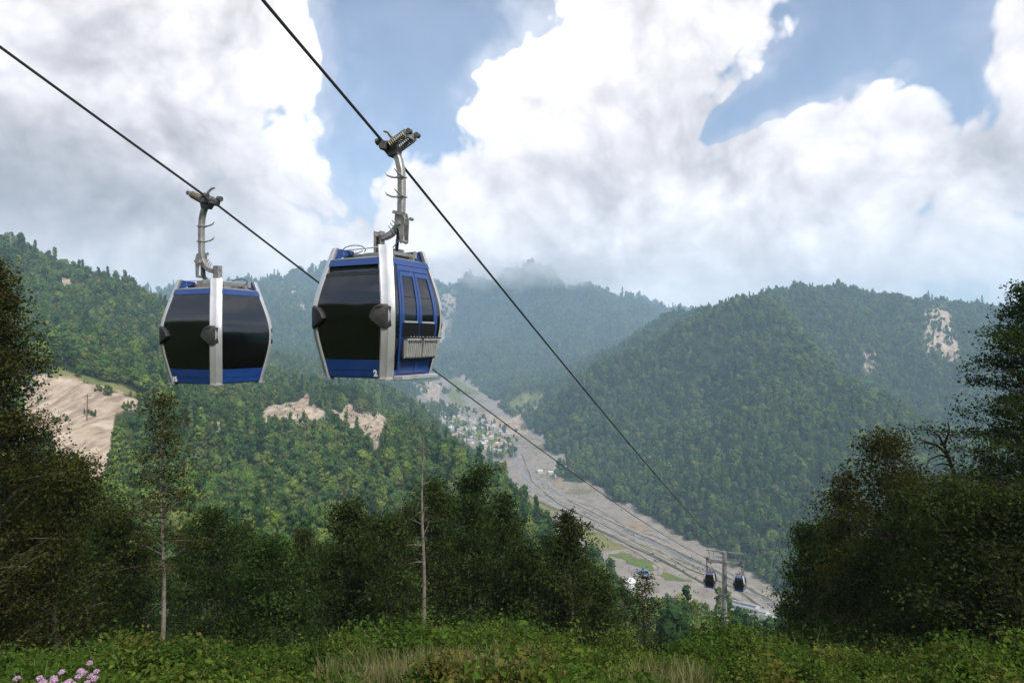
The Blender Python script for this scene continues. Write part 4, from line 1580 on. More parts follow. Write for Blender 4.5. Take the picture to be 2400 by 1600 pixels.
for k in range(int(H / 0.4)):
    z = 1 + k * 0.4
    if z < H - 0.4:
        ld.beam((-0.2, -0.72 + 0.22 * z / H, z), (0.2, -0.72 + 0.22 * z / H, z), 0.035, 0.035)
ld.obj('ladder', M['steel'], tw)
ca = MB()
for y in (-0.32, 0.32):
    ca.beam((-2.7, y, H - 1.6), (2.7, y, H - 1.6), 0.14, 0.28)
ca.box((0, 0, H - 1.6), (1.2, 0.7, 0.3))
ca.obj('crossarm', M['towersteel'], tw)
tb = MB()
tb.beam((-2.75, 0, H), (2.75, 0, H), 0.16, 0.2)
for x in (-2.4, -1.7, 1.7, 2.4):
    tb.beam((x, 0, H), (x * 0.9, 0.0, H - 1.6), 0.09, 0.09)
for z in (H - 0.9, H - 1.25):
    tb.tube([(-2.3, -0.45, z), (2.3, -0.45, z)], 0.025, 5)
tb.obj('lifting_frame', M['towersteel'], tw)
for sx in (-1, 1):
    sb = empty('sheave_train')
    sb.parent = tw
    sb.location = (sx * 2.45, 0, H - 1.45)
    fr = MB()
    fr.beam((0.0, -2.2, 0.65), (0.0, 2.2, -1.0), 0.10, 0.22)
    fr.beam((0.22, -2.6, 0.55), (0.22, 2.6, -1.4), 0.30, 0.04)
    fr.obj('walkway', M['towersteel'], sb)
    for k in range(6):
        y = -2.0 + 0.8 * k
        wl = MB()
        wl.tube([(-0.09, y, -0.37 * y - 0.02), (0.09, y, -0.37 * y - 0.02)], 0.24, 16)
        wl.obj('sheave', M['black'], sb, smooth=True)
pf = MB()
pf.box((-0.75, 0, H * 0.57), (0.7, 0.9, 0.06))
for x in (-1.08, -0.45):
    for y in (-0.43, 0.43):
        pf.tube([(x, y, H * 0.57), (x, y, H * 0.57 + 1.0)], 0.025, 5)
pf.tube([(-1.08, -0.43, H * .57 + 1), (-1.08, 0.43, H * .57 + 1)], 0.025, 5)
pf.obj('platform', M['steel'], tw)

# ------------------------------------------------------------------ village on the valley floor
ROOFS = [principled('roof tin', (0.38, 0.38, 0.38), 0.5, 0.1, .1, .4), principled('roof white', (0.50, 0.49, 0.47), 0.6, 0, .1, .4), principled('roof rust', (0.34, 0.17, 0.12), 0.7, 0, .2, .4),
         principled('roof pink', (0.46, 0.30, 0.25), 0.7, 0, .2, .4), principled('roof grey', (0.28, 0.28, 0.29), 0.6, 0, .2, .4), principled('roof bluegrey', (0.30, 0.36, 0.42), 0.5, 0, .2, .4)]
WALLS = [principled('wall cream', (0.42, 0.38, 0.32), 0.9, 0, .1, .4), principled('wall stone', (0.40, 0.36, 0.31), 0.9, 0, .2, .4), principled('wall white', (0.50, 0.48, 0.45), 0.9, 0, .1, .4)]
ROOFN = ['bare tin', 'white', 'rust red', 'faded pink', 'dark grey', 'blue grey']
M['pane'] = principled('dark window pane', (0.03, 0.035, 0.04), 0.2)


def house(pt, rz, L, W, Hh, ri, wi, hip, label, group):
    e = empty('village_house', tuple(pt), rz)
    tag(e, label, 'house', group)
    MB().box((0, 0, Hh / 2 - 0.4), (L, W, Hh + 0.8)).obj('wall', WALLS[wi], e)
    rb = MB()
    o, rh = 0.6, W * 0.30
    a, b = L / 2 + o, W / 2 + o
    k = b if hip else 0.0
    v = [(-a, -b, Hh), (a, -b, Hh), (a, b, Hh), (-a, b, Hh), (-a + k, 0, Hh + rh), (a - k, 0, Hh + rh)]
    rb.add(v, [(0, 1, 5, 4), (2, 3, 4, 5), (1, 2, 5), (3, 0, 4), (3, 2, 1, 0)])
    rb.obj('roof', ROOFS[ri], e)
    for sy in (-1, 1):
        for x in (-L * 0.3, 0, L * 0.3):
            MB().box((x, sy * (W / 2 + 0.02), Hh * 0.55), (1.3, 0.08, 1.5)).obj('window', M['pane'], e)


g = np.random.default_rng(21)
VPOLY = [(1012, 945), (1060, 950), (1100, 975), (1150, 995), (1190, 1015), (1200, 1050), (1175, 1068), (1120, 1048), (1060, 1025), (1015, 1000), (985, 985)]
vil, tries = [], 0
while len(vil) < 104 and tries < 6000:
    tries += 1
    px, py = g.uniform(985, 1200), g.uniform(945, 1068)
    if not inpoly(np.array([px]), np.array([py]), VPOLY)[0]:
        continue
    p = hit(px, py, 900)
    if min([(p - q).length for q, _, _ in vil] + [99]) < 15.5:
        continue
    vil.append((p, px, py))
for (p, px, py) in vil:
    ri = int(g.choice(6, p=[.28, .30, .13, .14, .09, .06]))
    where = 'at the far end of the village' if py < 968 else ('in the middle of the village' if py < 1010 else 'at the near edge of the village')
    sd = 'river side' if px > 1000 + (py - 945) * 1.55 else 'road side'
    house(p, g.uniform(-0.3, 0.5) + (1.57 if g.random() < 0.4 else 0), g.uniform(9, 15), g.uniform(7.5, 10), g.uniform(3.2, 6), ri, int(g.integers(0, 3)), g.random() < 0.55,
          '%s roofed house %s, %s' % (ROOFN[ri], where, sd), 'village houses')
# scattered farm buildings along the valley
for k, (px, py, lb) in enumerate(((988, 997, 'long white shed left of the village beside the dirt road'), (1290, 1110, 'white cottage among bushes at the foot of the right hill'), (1305, 1118, 'low white barn among bushes right of the river'),
                                  (1148, 1066, 'lone house with pink roof on the fan below the village'), (1265, 1108, 'small white hut by the far river bank'))):
    house(hit(px, py, 700), 0.3, 16 if k == 0 else 10, 8, 4, 3 if k == 3 else 1, 2, False, lb, None)
# village trees: round dark crowns between the houses
vt = 0
while vt < 150:
    px, py = g.uniform(985, 1215), g.uniform(940, 1080)
    if not inpoly(np.array([px]), np.array([py]), [(1000, 940), (1080, 950), (1150, 985), (1225, 1010), (1225, 1070), (1160, 1080), (1050, 1030), (980, 990)])[0]:
        continue
    p = hit(px, py, 900)
    if min((p - q).length for q, _, _ in vil) < 8:
        continue
    k = int(g.integers(0, 7))
    s = g.uniform(0.5, 1.05)
    e = empty('village_tree', tuple(p), g.uniform(0, 6))
    e.scale = (s, s, s)
    tag(e, 'round garden tree ' + ('at the far end of the village' if py < 968 else ('in the middle of the village' if py < 1010 else 'at the near edge of the village')) + (', river side' if px > 1000 + (py - 945) * 1.55 else ', road side'), 'tree', 'village trees')
    link('crown', PROTO[k][0], e)
    link('trunk', PROTO[k][1], e)
    vt += 1
# bushes along the river and tracks
pts, sz = [], []
for _ in range(1400):
    px, py = g.uniform(1180, 1830), g.uniform(1040, 1470)
    if fbm(np.array([px / 40]), np.array([py / 40]), 3)[0] < 0.15 + 0.2 * g.random():
        continue
    p = hit(px, py, 560)
    if gsample(GF, np.array([p.x]), np.array([p.y]))[0] < 0.5:
        continue
    pts.append(p)
    sz.append(g.uniform(0.06, 0.22))
if pts:
    n = len(pts)
    scatter_object('riverside_scrub', NG_FOREST, [tuple(p) for p in pts], np.repeat(np.array(sz)[:, None], 3, 1), g.integers(0, 7, n), np.stack([np.zeros(n), np.zeros(n), g.uniform(0, 6, n)], 1), 'low scrub dotted over the gravel of the valley floor', 'scrub')

pts, sz = [], []
for (poly, d0, d1), cnt in zip(SCARS[:2], (150, 130)):
    bx0, bx1 = min(p_[0] for p_ in poly), max(p_[0] for p_ in poly)
    by0, by1 = min(p_[1] for p_ in poly), max(p_[1] for p_ in poly)
    k = 0
    for _ in range(3000):
        px, py = g.uniform(bx0, bx1), g.uniform(by0, by1)
        if k >= cnt or not inpoly(np.array([px]), np.array([py]), poly)[0]:
            continue
        p = hit(px, py, d0 - 60)
        if fbm(np.array([p.x / 30]), np.array([p.y / 30]), 3)[0] < 0.25:
            continue
        pts.append(tuple(p))
        sz.append(g.uniform(.05, .24))
        k += 1
n = len(pts)
scatter_object('scar_scrub', NG_FOREST, pts, np.repeat(np.array(sz)[:, None], 3, 1), g.integers(0, 7, n), np.stack([np.zeros(n), np.zeros(n), g.uniform(0, 6, n)], 1), 'scattered low bushes growing on the pale landslide scars', 'scrub')

# ------------------------------------------------------------------ valley station, tent, cars
M['panelwhite'] = principled('white cladding', (0.70, 0.70, 0.70), 0.5, 0, .06, .2)
M['bluegrey'] = principled('blue grey roof glazing', (0.07, 0.085, 0.12), 0.25, 0, .1, .3)
M['tent'] = principled('white tent canvas', (0.74, 0.74, 0.74), 0.7, 0, .06, .3)
M['tarp'] = principled('blue tarpaulin', (0.06, 0.20, 0.42), 0.6, 0, .1, .5)
p = hit(1748, 1432, 500)
st = empty('lower_station', tuple(p), R(-38))
tag(st, 'long white lower station with a dark glazed roof strip', 'building')
MB().box((0, 0, 2.5), (30, 11, 7)).obj('wall', M['panelwhite'], st)
rb = MB()
rb.loft([[(x, y, z) for y, z in ((-6, 6.0), (-5, 7.6), (0, 8.6), (5, 7.6), (6, 6.0))] for x in (-15.5, 15.5)])
rb.obj('roof', ROOFS[0], st)
rb = MB()
rb.loft([[(x, y, z) for y, z in ((-4.8, 7.75), (-4.8, 7.95), (-0.6, 8.75), (-0.6, 8.5))] for x in (-14.5, 12)])
rb.obj('roof_glazing', M['bluegrey'], st)
for k in range(7):
    MB().box((-12 + 4 * k, -5.55, 3.4), (3, 0.14, 2.6)).obj('window', M['pane'], st)
for (dx, dy, L, W, Hh) in ((20, -3, 9, 10, 6), (27, -6, 8, 7, 4)):
    MB().box((dx, dy, Hh / 2 - .5), (L, W, Hh + 1)).obj('annex', M['panelwhite'], st)
    MB().box((dx, dy, Hh + 0.16), (L + .8, W + .8, 0.3)).obj('annex_roof', ROOFS[4], st)
p = hit(1474, 1372, 450)
tn = empty('event_tent', tuple(p), R(60))
tag(tn, 'white barrel shaped tent behind two thin trees', 'tent')
tb = MB()
for x0 in range(-8, 8, 4):
    tb.loft([[(x, 6.5 * math.cos(a), 7.5 * math.sin(a) ** 0.8) for a in np.linspace(0, math.pi, 12)] for x in (x0, x0 + 3.94)])
tb.obj('canvas', M['tent'], tn, smooth=True)
ab = MB()
for x0 in range(-8, 9, 4):
    ab.tube([(x0, 6.6 * math.cos(a), 7.6 * max(0, math.sin(a)) ** 0.8) for a in np.linspace(0.02, math.pi - 0.02, 14)], 0.12, 5)
ab.obj('rib', M['steel'], tn)
for px, py, lb in ((1500, 1342, 'blue canvas canopy behind the white tent'), (1518, 1353, 'bright blue canopy beside the gravel yard'), (1512, 1340, 'grey blue canopy near the green meadow')):
    p = hit(px, py, 450)
    e = empty('canopy', tuple(p), R(20))
    tag(e, lb, 'canopy', 'canopies by the yard')
    cb = MB()
    cb.add([(-4, -3, 2.4), (4, -3, 2.4), (4, 3, 2.4), (-4, 3, 2.4), (0, 0, 4.2)], [(0, 1, 4), (1, 2, 4), (2, 3, 4), (3, 0, 4), (3, 2, 1, 0)])
    cb.obj('cover', M['tarp'], e)
    for x in (-3.8, 3.8):
        for y in (-2.8, 2.8):
            MB().beam((x, y, 0), (x, y, 2.4), .12, .12).obj('post', M['steel'], e)
CARP = [principled('car white', (0.7, 0.7, 0.7), .3), principled('car dark', (0.03, 0.03, 0.035), .3), principled('car silver', (0.35, 0.36, 0.37), .3, .6), principled('car red', (0.3, 0.03, 0.02), .3)]
for px, py, ci, lb in ((1543, 1371, 1, 'dark car standing alone on the gravel yard'), (1530, 1300, 1, 'dark vehicle on the valley road, upper one of two'), (1536, 1316, 1, 'dark vehicle on the valley road, lower one of two'),
                       (1804, 1442, 0, 'white car at the end of the green strip by the dark trees'), (1797, 1436, 2, 'silver car parked near the white car')):
    p = hit(px, py, 450)
    e = empty('car', (p.x, p.y, p.z + 0.85), R(-40))
    tag(e, lb, 'car', 'cars in the valley')
    cb = MB()
    cb.loft([[(x, y, z) for x, z in ((-2.2, .35), (2.2, .35), (2.2, .8), (1.2, .95), (.7, 1.45), (-1.3, 1.5), (-2.1, .95))] for y in (-.88, .88)])
    cb.obj('body', CARP[ci], e, bevel=.06)
    for x in (-1.35, 1.35):
        for y in (-.85, .85):
            MB().tube([(x, y - .1, .33), (x, y + .1, .33)], .33, 10).obj('wheel', M['black'], e)
    MB().loft([[(x, y, z) for x, z in ((1.1, .97), (.66, 1.40), (-1.22, 1.44), (-1.9, .97))] for y in (-.9, .9)]).obj('glazing', M['pane'], e)
# masts
for px, py, h_, lb in ((1487, 1300, 16, 'thin lamp mast on the meadow beside the valley road'), (1669, 1400, 14, 'thin lamp mast beyond the round trees')):
    p = hit(px, py, 450)
    e = MB().tube([p, p + Vector((0, 0, h_))], .18, 6).beam(p + Vector((-1.4, 0, h_)), p + Vector((1.4, 0, h_)), .5, .3).obj('lamp_mast', M['steel'])
    tag(e, lb, 'lamp mast', 'lamp masts in the valley')
p = hit(204, 985, 250)
e = empty('utility_pole', tuple(p))
tag(e, 'weathered utility pole with crossbar standing on the landslide', 'pole')
MB().tube([(0, 0, -1), (0.2, 0, 16)], .22, 7).obj('post', M['deadbrown'], e)
MB().beam((-2.4, 0, 14.5), (2.6, 0, 14.9), .2, .25).obj('crossbar', M['deadbrown'], e)
MB().beam((-1.6, 0, 12.6), (1.8, 0, 12.9), .2, .2).obj('crossbar', M['deadbrown'], e)
p = hit(25, 600, 500)
mst = MB()
for sx in (-1, 1):
    for sy in (-1, 1):
        mst.tube([p + Vector((sx * 1.5, sy * 1.5, 0)), p + Vector((sx * .3, sy * .3, 30))], .14, 4)
mst.beam(p + Vector((-3.5, 0, 25)), p + Vector((3.5, 0, 25)), .3, .3)
mst.beam(p + Vector((-2.5, 0, 29)), p + Vector((2.5, 0, 29)), .3, .3)
tag(mst.obj('pylon', M['steel']), 'faint lattice pylon on top of the left ridge', 'pylon')

# ------------------------------------------------------------------ foreground trees
DARKS = [(0.0, (0.021, 0.035, 0.010)), (0.4, (0.029, 0.045, 0.012)), (0.7, (0.034, 0.042, 0.013)), (1.0, (0.027, 0.052, 0.012))]
M['leaf_dark'] = foliage('dark leaves', DARKS, 0.32, 1.5)
M['leaf_brown'] = foliage('brownish leaves', [(0.0, (0.036, 0.037, 0.010)), (0.5, (0.040, 0.041, 0.011)), (1.0, (0.032, 0.040, 0.010))], 0.32, 1.5)
M['leaf_green'] = foliage('fresh leaves', [(0.0, (0.038, 0.070, 0.014)), (0.5, (0.052, 0.088, 0.016)), (1.0, (0.068, 0.098, 0.020))], 0.30, 1.0)


def env_fn(shape, u):
    if shape == 'cone':
        return (1 - u) ** 0.8 * min(1.0, 0.35 + u * 5)
    if shape == 'column':
        return min(1.0, 0.45 + u * 2.2) * (1 - u ** 3.0) ** 0.8 * 0.95 + 0.03
    return math.sin(math.pi * min(1, 0.10 + 0.88 * u)) ** 0.6


def tree_meshes(seed, H, w, base, shape, nlimb, nleaf, lsize, trunk_r, lean=0.0, spread=0.32, droop=0.35, flat=0.6, rise=0.75):
    """trunk with limbs and twigs; leaf faces gathered in sprays along the twigs"""
    g = np.random.default_rng(seed)
    parts, cl, ct = [], [], []
    n = 9
    ph = g.uniform(0, 6, 2)
    path = [Vector((lean * H * (k / (n - 1)) ** 1.4 + 0.012 * H * math.sin(k * 0.9 + ph[0]), 0.012 * H * math.sin(k * 0.8 + ph[1]), H * k / (n - 1) * 0.985)) for k in range(n)]
    path[0].z = -0.8
    parts.append((*tube_np(path, [trunk_r * (1.15 - 1.05 * (k / (n - 1)) ** 0.85) for k in range(n)], 8), 0, None))

    def at(u):
        x = u * (n - 1)
        i = min(int(x), n - 2)
        return path[i].lerp(path[i + 1], x - i)
    for i in range(nlimb):
        u = (i + g.uniform(0.1, 0.9)) / nlimb
        hu = base + (0.985 - base) * u
        o = at(hu)
        L = w * 0.5 * env_fn(shape, u) * g.uniform(0.5, 1.25)
        if L < 0.12:
            L = 0.12
        a = i * 2.399 + g.uniform(-.6, .6)
        el = droop + rise * u + g.uniform(-.22, .22)
        d = Vector((math.cos(a) * math.cos(el), math.sin(a) * math.cos(el), math.sin(el)))
        m1 = o + d * L * 0.5 + Vector((0, 0, g.uniform(-.05, .08) * L))
        m2 = o + d * L + Vector((0, 0, g.uniform(-.18, .10) * L))
        rr = trunk_r * 0.34 * (1 - 0.7 * u)
        parts.append((*tube_np([o, m1, m2], [rr, rr * 0.6, rr * 0.2], 5), 1, None))
        nt = max(3, int(4 + L * 3.2))
        for k in range(nt):
            v = 0.25 + 0.8 * (k + g.random()) / nt
            c = (o.lerp(m1, v * 2) if v < 0.5 else m1.lerp(m2, min(1.1, v * 2 - 1)))
            tw_ = Vector(g.normal(size=3)) * (0.20 + 0.20 * L) * (0.7 if v > .8 else 1)
            tw_.z = abs(tw_.z) * 0.55 - 0.10
            e = c + tw_
            if k % 2 == 0:
                parts.append((*tube_np([c, c.lerp(e, .5) + Vector((0, 0, .03)), e], [rr * 0.3, rr * .2, 0.004], 3), 1, None))
            cl.append((c.lerp(e, 0.6), e))
            ct.append(g.uniform(0.1, 0.95))
    m = len(cl)
    idx = g.integers(0, m, nleaf)
    A = np.array([c[0][:] for c in cl])[idx]
    B = np.array([c[1][:] for c in cl])[idx]
    t = g.random((nleaf, 1))
    sg = spread * w / 4.0
    cen = A * (1 - t) + B * t + g.normal(size=(nleaf, 3)) * np.array([sg, sg, sg * flat])
    nor = g.normal(size=(nleaf, 3)) * 0.8 + np.array([0, 0, 0.9])
    V, Fq = leaves(cen, nor, lsize * g.uniform(0.55, 1.3, nleaf), 0.6, g)
    tv = np.clip(np.array(ct)[idx] + g.normal(size=nleaf) * 0.15, 0, 1)
    return parts, [(V, Fq, 0, np.repeat(tv, 4))]


def fg_tree(label, px, d, top, seed, w, base=0.2, shape='column', nlimb=34, nleaf=9000, lsize=0.17, tr_=0.14, leaf='leaf_dark', bark='bark', lean=0.0, cat='tree', spread=.32, droop=.35, flat=.6, rise=.75, name='tree', group='foreground trees'):
    x = (px - 1200) / F * d
    z0 = gz(x, d)
    H = (800 - top) / F * d - z0
    tp, cpz = tree_meshes(seed, H, w, base, shape, nlimb, nleaf, lsize, tr_, lean, spread, droop, flat, rise)
    e = empty(name, (x, d, z0))
    tag(e, label, cat, group)
    link('trunk', np_mesh('trunk', tp, [M[bark], M['bark']], True), e)
    link('crown', np_mesh('crown', cpz, [M[leaf]]), e)
    return e


# left group
fg_tree('tall brownish tree filling the left edge of the picture', -15, 21, 600, 1, 4.2, .12, 'column', 76, 46000, .105, .20, 'leaf_brown', 'bark', spread=.24)
fg_tree('dark tree in the lower left corner, second from the edge', 135, 25, 1085, 2, 5.2, .05, 'round', 48, 24000, .13, .16, 'leaf_brown')
fg_tree('very dark tree at the bottom left behind the pink thistles', 40, 30, 1130, 3, 6.0, .02, 'round', 40, 13000, .18, .16)
fg_tree('tall thin tree with a bare pale trunk and narrow crown, left', 380, 27, 905, 4, 3.6, .40, 'column', 44, 5200, .12, .105, 'leaf_brown', 'bark_pale', 0.0, spread=.22)
fg_tree('slim dark tree with a pale lower stem left of the tall bare trunk', 276, 30, 1195, 5, 3.4, .22, 'column', 30, 8500, .16, .09, 'leaf_dark', 'bark_pale')
fg_tree('bushy dark tree right of the tall bare trunk', 500, 33, 1190, 6, 4.4, .08, 'column', 44, 15000, .14, .15)
fg_tree('dark spreading tree below the left gondola', 640, 31, 1265, 7, 4.0, .06, 'column', 40, 13000, .15, .14)
fg_tree('dark tree with a pointed crown below cabin number 2', 820, 34, 1165, 8, 3.6, .08, 'column', 38, 12000, .16, .14)
fg_tree('dark tree with bleached twigs left of the tall snag', 915, 31, 1200, 9, 3.4, .10, 'column', 34, 9000, .15, .12)
fg_tree('leafy tree just behind the tall dead snag', 1015, 33, 1120, 10, 3.6, .22, 'column', 36, 10000, .15, .13)
fg_tree('tall tree with a slanting pale stem right of the snag', 1100, 34, 1085, 11, 3.6, .30, 'column', 38, 10500, .15, .12, 'leaf_dark', 'bark_pale', 0.02)
fg_tree('thin tree in the middle of the foreground row', 1180, 36, 1150, 12, 3.0, .20, 'column', 32, 8000, .16, .10, 'leaf_dark', 'bark_pale')
fg_tree('dense dark tree between the middle and the pale stem', 1240, 33, 1290, 13, 3.8, .05, 'round', 34, 10000, .16, .11)
fg_tree('tree with a straight pale stem at the right end of the row', 1336, 33, 1195, 14, 2.9, .24, 'column', 34, 8500, .15, .10, 'leaf_dark', 'bark_pale')
fg_tree('rounded dark tree at the right end of the foreground row', 1400, 37, 1340, 15, 3.6, .05, 'round', 30, 9000, .17, .12)
fg_tree('sparse thin tree left of the white tent', 1464, 40, 1352, 16, 1.7, .40, 'column', 22, 900, .13, .06, 'leaf_dark', 'deadbrown')
fg_tree('sparse thin tree right of the white tent', 1508, 38, 1340, 17, 2.6, .28, 'column', 28, 2200, .14, .07, 'leaf_brown', 'deadbrown')
# right group
fg_tree('towering dark tree at the right edge of the picture', 2410, 24, 640, 20, 8.4, .10, 'cone', 130, 60000, .115, .24, 'leaf_dark', 'bark', 0.0, spread=.13, droop=-.05, flat=.35, rise=.45)
fg_tree('broad olive tree beside the dead branches on the right', 2085, 32, 1005, 21, 5.4, .10, 'column', 44, 15000, .17, .17, 'leaf_brown')
fg_tree('narrow dark tree at the left end of the right group', 1888, 34, 1225, 22, 3.2, .04, 'column', 34, 10000, .16, .12, 'leaf_dark')
fg_tree('dark tree between the narrow tree and the broad olive tree', 1985, 36, 1105, 23, 4.6, .06, 'column', 36, 12000, .17, .14, 'leaf_brown')
fg_tree('greenish leafy tree in the right foreground below the tall tree', 2265, 21, 1165, 24, 4.6, .05, 'round', 48, 24000, .115, .13, 'leaf_dark')
fg_tree('dark rounded tree behind the right foreground shrubs', 2150, 27, 1190, 25, 4.6, .04, 'round', 44, 20000, .13, .13)
fg_tree('dark tree in the lower right corner', 2420, 20, 1180, 26, 4.4, .04, 'round', 44, 22000, .115, .13)
fg_tree('low dark tree under the broad olive tree', 2040, 29, 1290, 27, 4.0, .03, 'round', 32, 10000, .16, .11)


# trees of the second row that close the gaps, further down the slope
ROW1 = [o for o in bpy.data.objects if o.name.startswith('tree') and o.type == 'EMPTY' and o.get('group') == 'foreground trees']
g = np.random.default_rng(5)
for k, (px, d, top, src, lb) in enumerate((
        (70, 44, 1180, 2, 'dark tree behind the lower left corner trees'), (215, 46, 1185, 6, 'dark tree left of the slim pale stem, second row'), (335, 44, 1240, 5, 'dark tree close behind the tall bare trunk, second row'),
        (440, 48, 1215, 7, 'dark tree behind and right of the tall bare trunk'), (570, 46, 1210, 5, 'dark tree between the two bushy trees left of centre'), (705, 48, 1225, 7, 'dark tree below the gap between the two gondolas'),
        (760, 44, 1260, 6, 'dark second row tree left of the pointed crown'), (868, 46, 1190, 7, 'dark second row tree right of the pointed crown'), (955, 45, 1175, 9, 'dark second row tree just left of the snag'),
        (1050, 48, 1150, 9, 'dark second row tree just right of the snag'), (1145, 46, 1170, 7, 'dark second row tree behind the slanting stem'), (1210, 50, 1210, 8, 'dark second row tree left of the dense tree'),
        (1290, 48, 1240, 7, 'dark second row tree behind the straight pale stem'), (1370, 50, 1290, 12, 'dark second row tree at the right end'), (1940, 46, 1190, 21, 'dark second row tree behind the narrow right tree'),
        (2140, 44, 1080, 18, 'dark second row tree behind the broad olive tree'), (2230, 40, 1110, 19, 'dark second row tree under the dead limbs'), (2330, 38, 1090, 18, 'dark second row tree below the towering tree'))):
    src_o = ROW1[src]
    x = (px - 1200) / F * d
    z0 = gz(x, d)
    H = (800 - top) / F * d - z0
    c = copy_tree(src_o)
    hs = max(q[2] for q in src_o.children[0].bound_box)
    c.location = (x, d, z0)
    c.rotation_euler = (0, 0, g.uniform(0, 6.28))
    c.scale = (H / hs * .82, H / hs * .82, H / hs)
    tag(c, lb, 'tree', 'second row trees')


# dead trees
def snag(label, px, d, top, seed, tr_, nb, blen, mat, lean=0.0, foot=None):
    g = np.random.default_rng(seed)
    x = (px - 1200) / F * d
    z0 = gz(x, d) if foot is None else foot
    H = (800 - top) / F * d - z0
    n = 10
    path = [Vector((lean * H * (k / (n - 1)) + (0.005 if tr_ > .08 else .02) * H * math.sin(k * 1.1 + seed), 0.01 * H * math.sin(k), H * k / (n - 1))) for k in range(n)]
    path[0].z = -0.8
    e = empty('dead_tree', (x, d, z0))
    tag(e, label, 'dead tree', 'dead trees')
    link('trunk', np_mesh('trunk', [(*tube_np(path, [tr_ * (1.1 - 0.9 * k / (n - 1)) for k in range(n)], 8), 0, None)], [M[mat]], True), e)
    for i in range(nb):
        u = g.uniform(0.5, 0.97)
        o = path[int(u * (n - 1))].lerp(path[min(n - 1, int(u * (n - 1)) + 1)], u * (n - 1) % 1)
        a, el = g.uniform(0, 6.28), g.uniform(-.1, .7)
        L = blen * g.uniform(.4, 1.1) * (1.25 - u)
        dv = Vector((math.cos(a) * math.cos(el), math.sin(a) * math.cos(el), math.sin(el)))
        b1 = o + dv * L * .5 + Vector((0, 0, .05 * L))
        b2 = o + dv * L + Vector((0, 0, g.uniform(-.1, .3) * L))
        ps = [(*tube_np([o, b1, b2], [tr_ * .22, tr_ * .13, .004], 4), 0, None)]
        b3 = b1 + Vector(g.normal(size=3)) * L * .3
        ps.append((*tube_np([b1, b3], [tr_ * .1, .003], 3), 0, None))
        link('branch', np_mesh('branch', ps, [M[mat]], True), e)
    return e


snag('tall bleached dead snag standing above the dark trees', 993, 27, 1022, 41, .10, 26, 1.3, 'dead', -0.004)
snag('crooked pale dead stem left of the tall snag', 905, 33, 1130, 42, .05, 12, .9, 'dead', -0.03)
snag('thin forked dead top beside the crooked stem', 935, 40, 1085, 43, .045, 14, 1.2, 'dead', 0.0)
snag('thin slanting dead stem leaning among the dark trees', 1076, 35, 1165, 44, .06, 10, .9, 'dead', 0.035)
# dead branching tree on the right, limbs bending to the left
e = empty('dead_tree', ((2235 - 1200) / F * 26, 26, gz((2235 - 1200) / F * 26, 26)))
tag(e, 'dark dead tree with bent bare limbs reaching left', 'dead tree', 'dead trees')


def rel(px, py, dd=26.0):
    return Vector(((px - 1200) / F * dd, dd, (800 - py) / F * dd)) - e.location


link('trunk', np_mesh('trunk', [(*tube_np([(0, 0, -.5), rel(2245, 1300), rel(2240, 1120), rel(2222, 1068), rel(2210, 1040)], [.14, .10, .085, .06, .04], 7), 0, None)], [M['deadbrown']], True), e)
for br in ([(2222, 1068), (2195, 1042), (2150, 1028), (2145, 1025)], [(2215, 1050), (2200, 1020), (2175, 1006), (2140, 1006)], [(2225, 1072), (2205, 1066), (2180, 1075), (2172, 1090)], [(2230, 1090), (2210, 1086), (2188, 1090)],
           [(2195, 1042), (2165, 1036), (2152, 1040)], [(2212, 1045), (2225, 1010), (2222, 985)]):
    link('limb', np_mesh('limb', [(*tube_np([rel(*q, 26 - 0.25 * i) for i, q in enumerate(br)], [.055 * (1 - .8 * i / (len(br) - 1)) for i in range(len(br))], 5), 0, None)], [M['deadbrown']], True), e)

# ------------------------------------------------------------------ shrubs on the bank
def clump(seed, w, h, nst, nleaf, lsize, leafmat, flat=0.6):
    g = np.random.default_rng(seed)
    parts, tips = [], []
    for i in range(nst):
        a, rr = g.uniform(0, 6.28), w * .5 * g.uniform(.2, 1) ** .7
        top = Vector((rr * math.cos(a), rr * math.sin(a), h * g.uniform(.55, 1.05) * (1 - 0.35 * (2 * rr / w) ** 2)))
        mid = top * 0.5 + Vector((0, 0, h * .12))
        parts.append((*tube_np([(top.x * .15, top.y * .15, -.1), mid, top], [.012, .008, .003], 3), 1, None))
        tips.append((mid, top))
    idx = g.integers(0, nst, nleaf)
    A = np.array([q[0][:] for q in tips])[idx]
    B = np.array([q[1][:] for q in tips])[idx]
    t = g.random((nleaf, 1)) ** .7
    cen = A * (1 - t) + B * t + g.normal(size=(nleaf, 3)) * np.array([.12, .12, .07]) * w
    nor = g.normal(size=(nleaf, 3)) * .6 + np.array([0, 0, 1.0])
    V, Fq = leaves(cen, nor, lsize * g.uniform(.6, 1.3, nleaf), .62, g)
    tv = np.clip(0.25 + 0.5 * (cen[:, 2] / h) * 0 + g.normal(size=nleaf) * .2 + g.uniform(-.1, .35, nst)[idx], 0, 1)
    parts.append((V, Fq, 0, np.repeat(tv, 4)))
    return parts


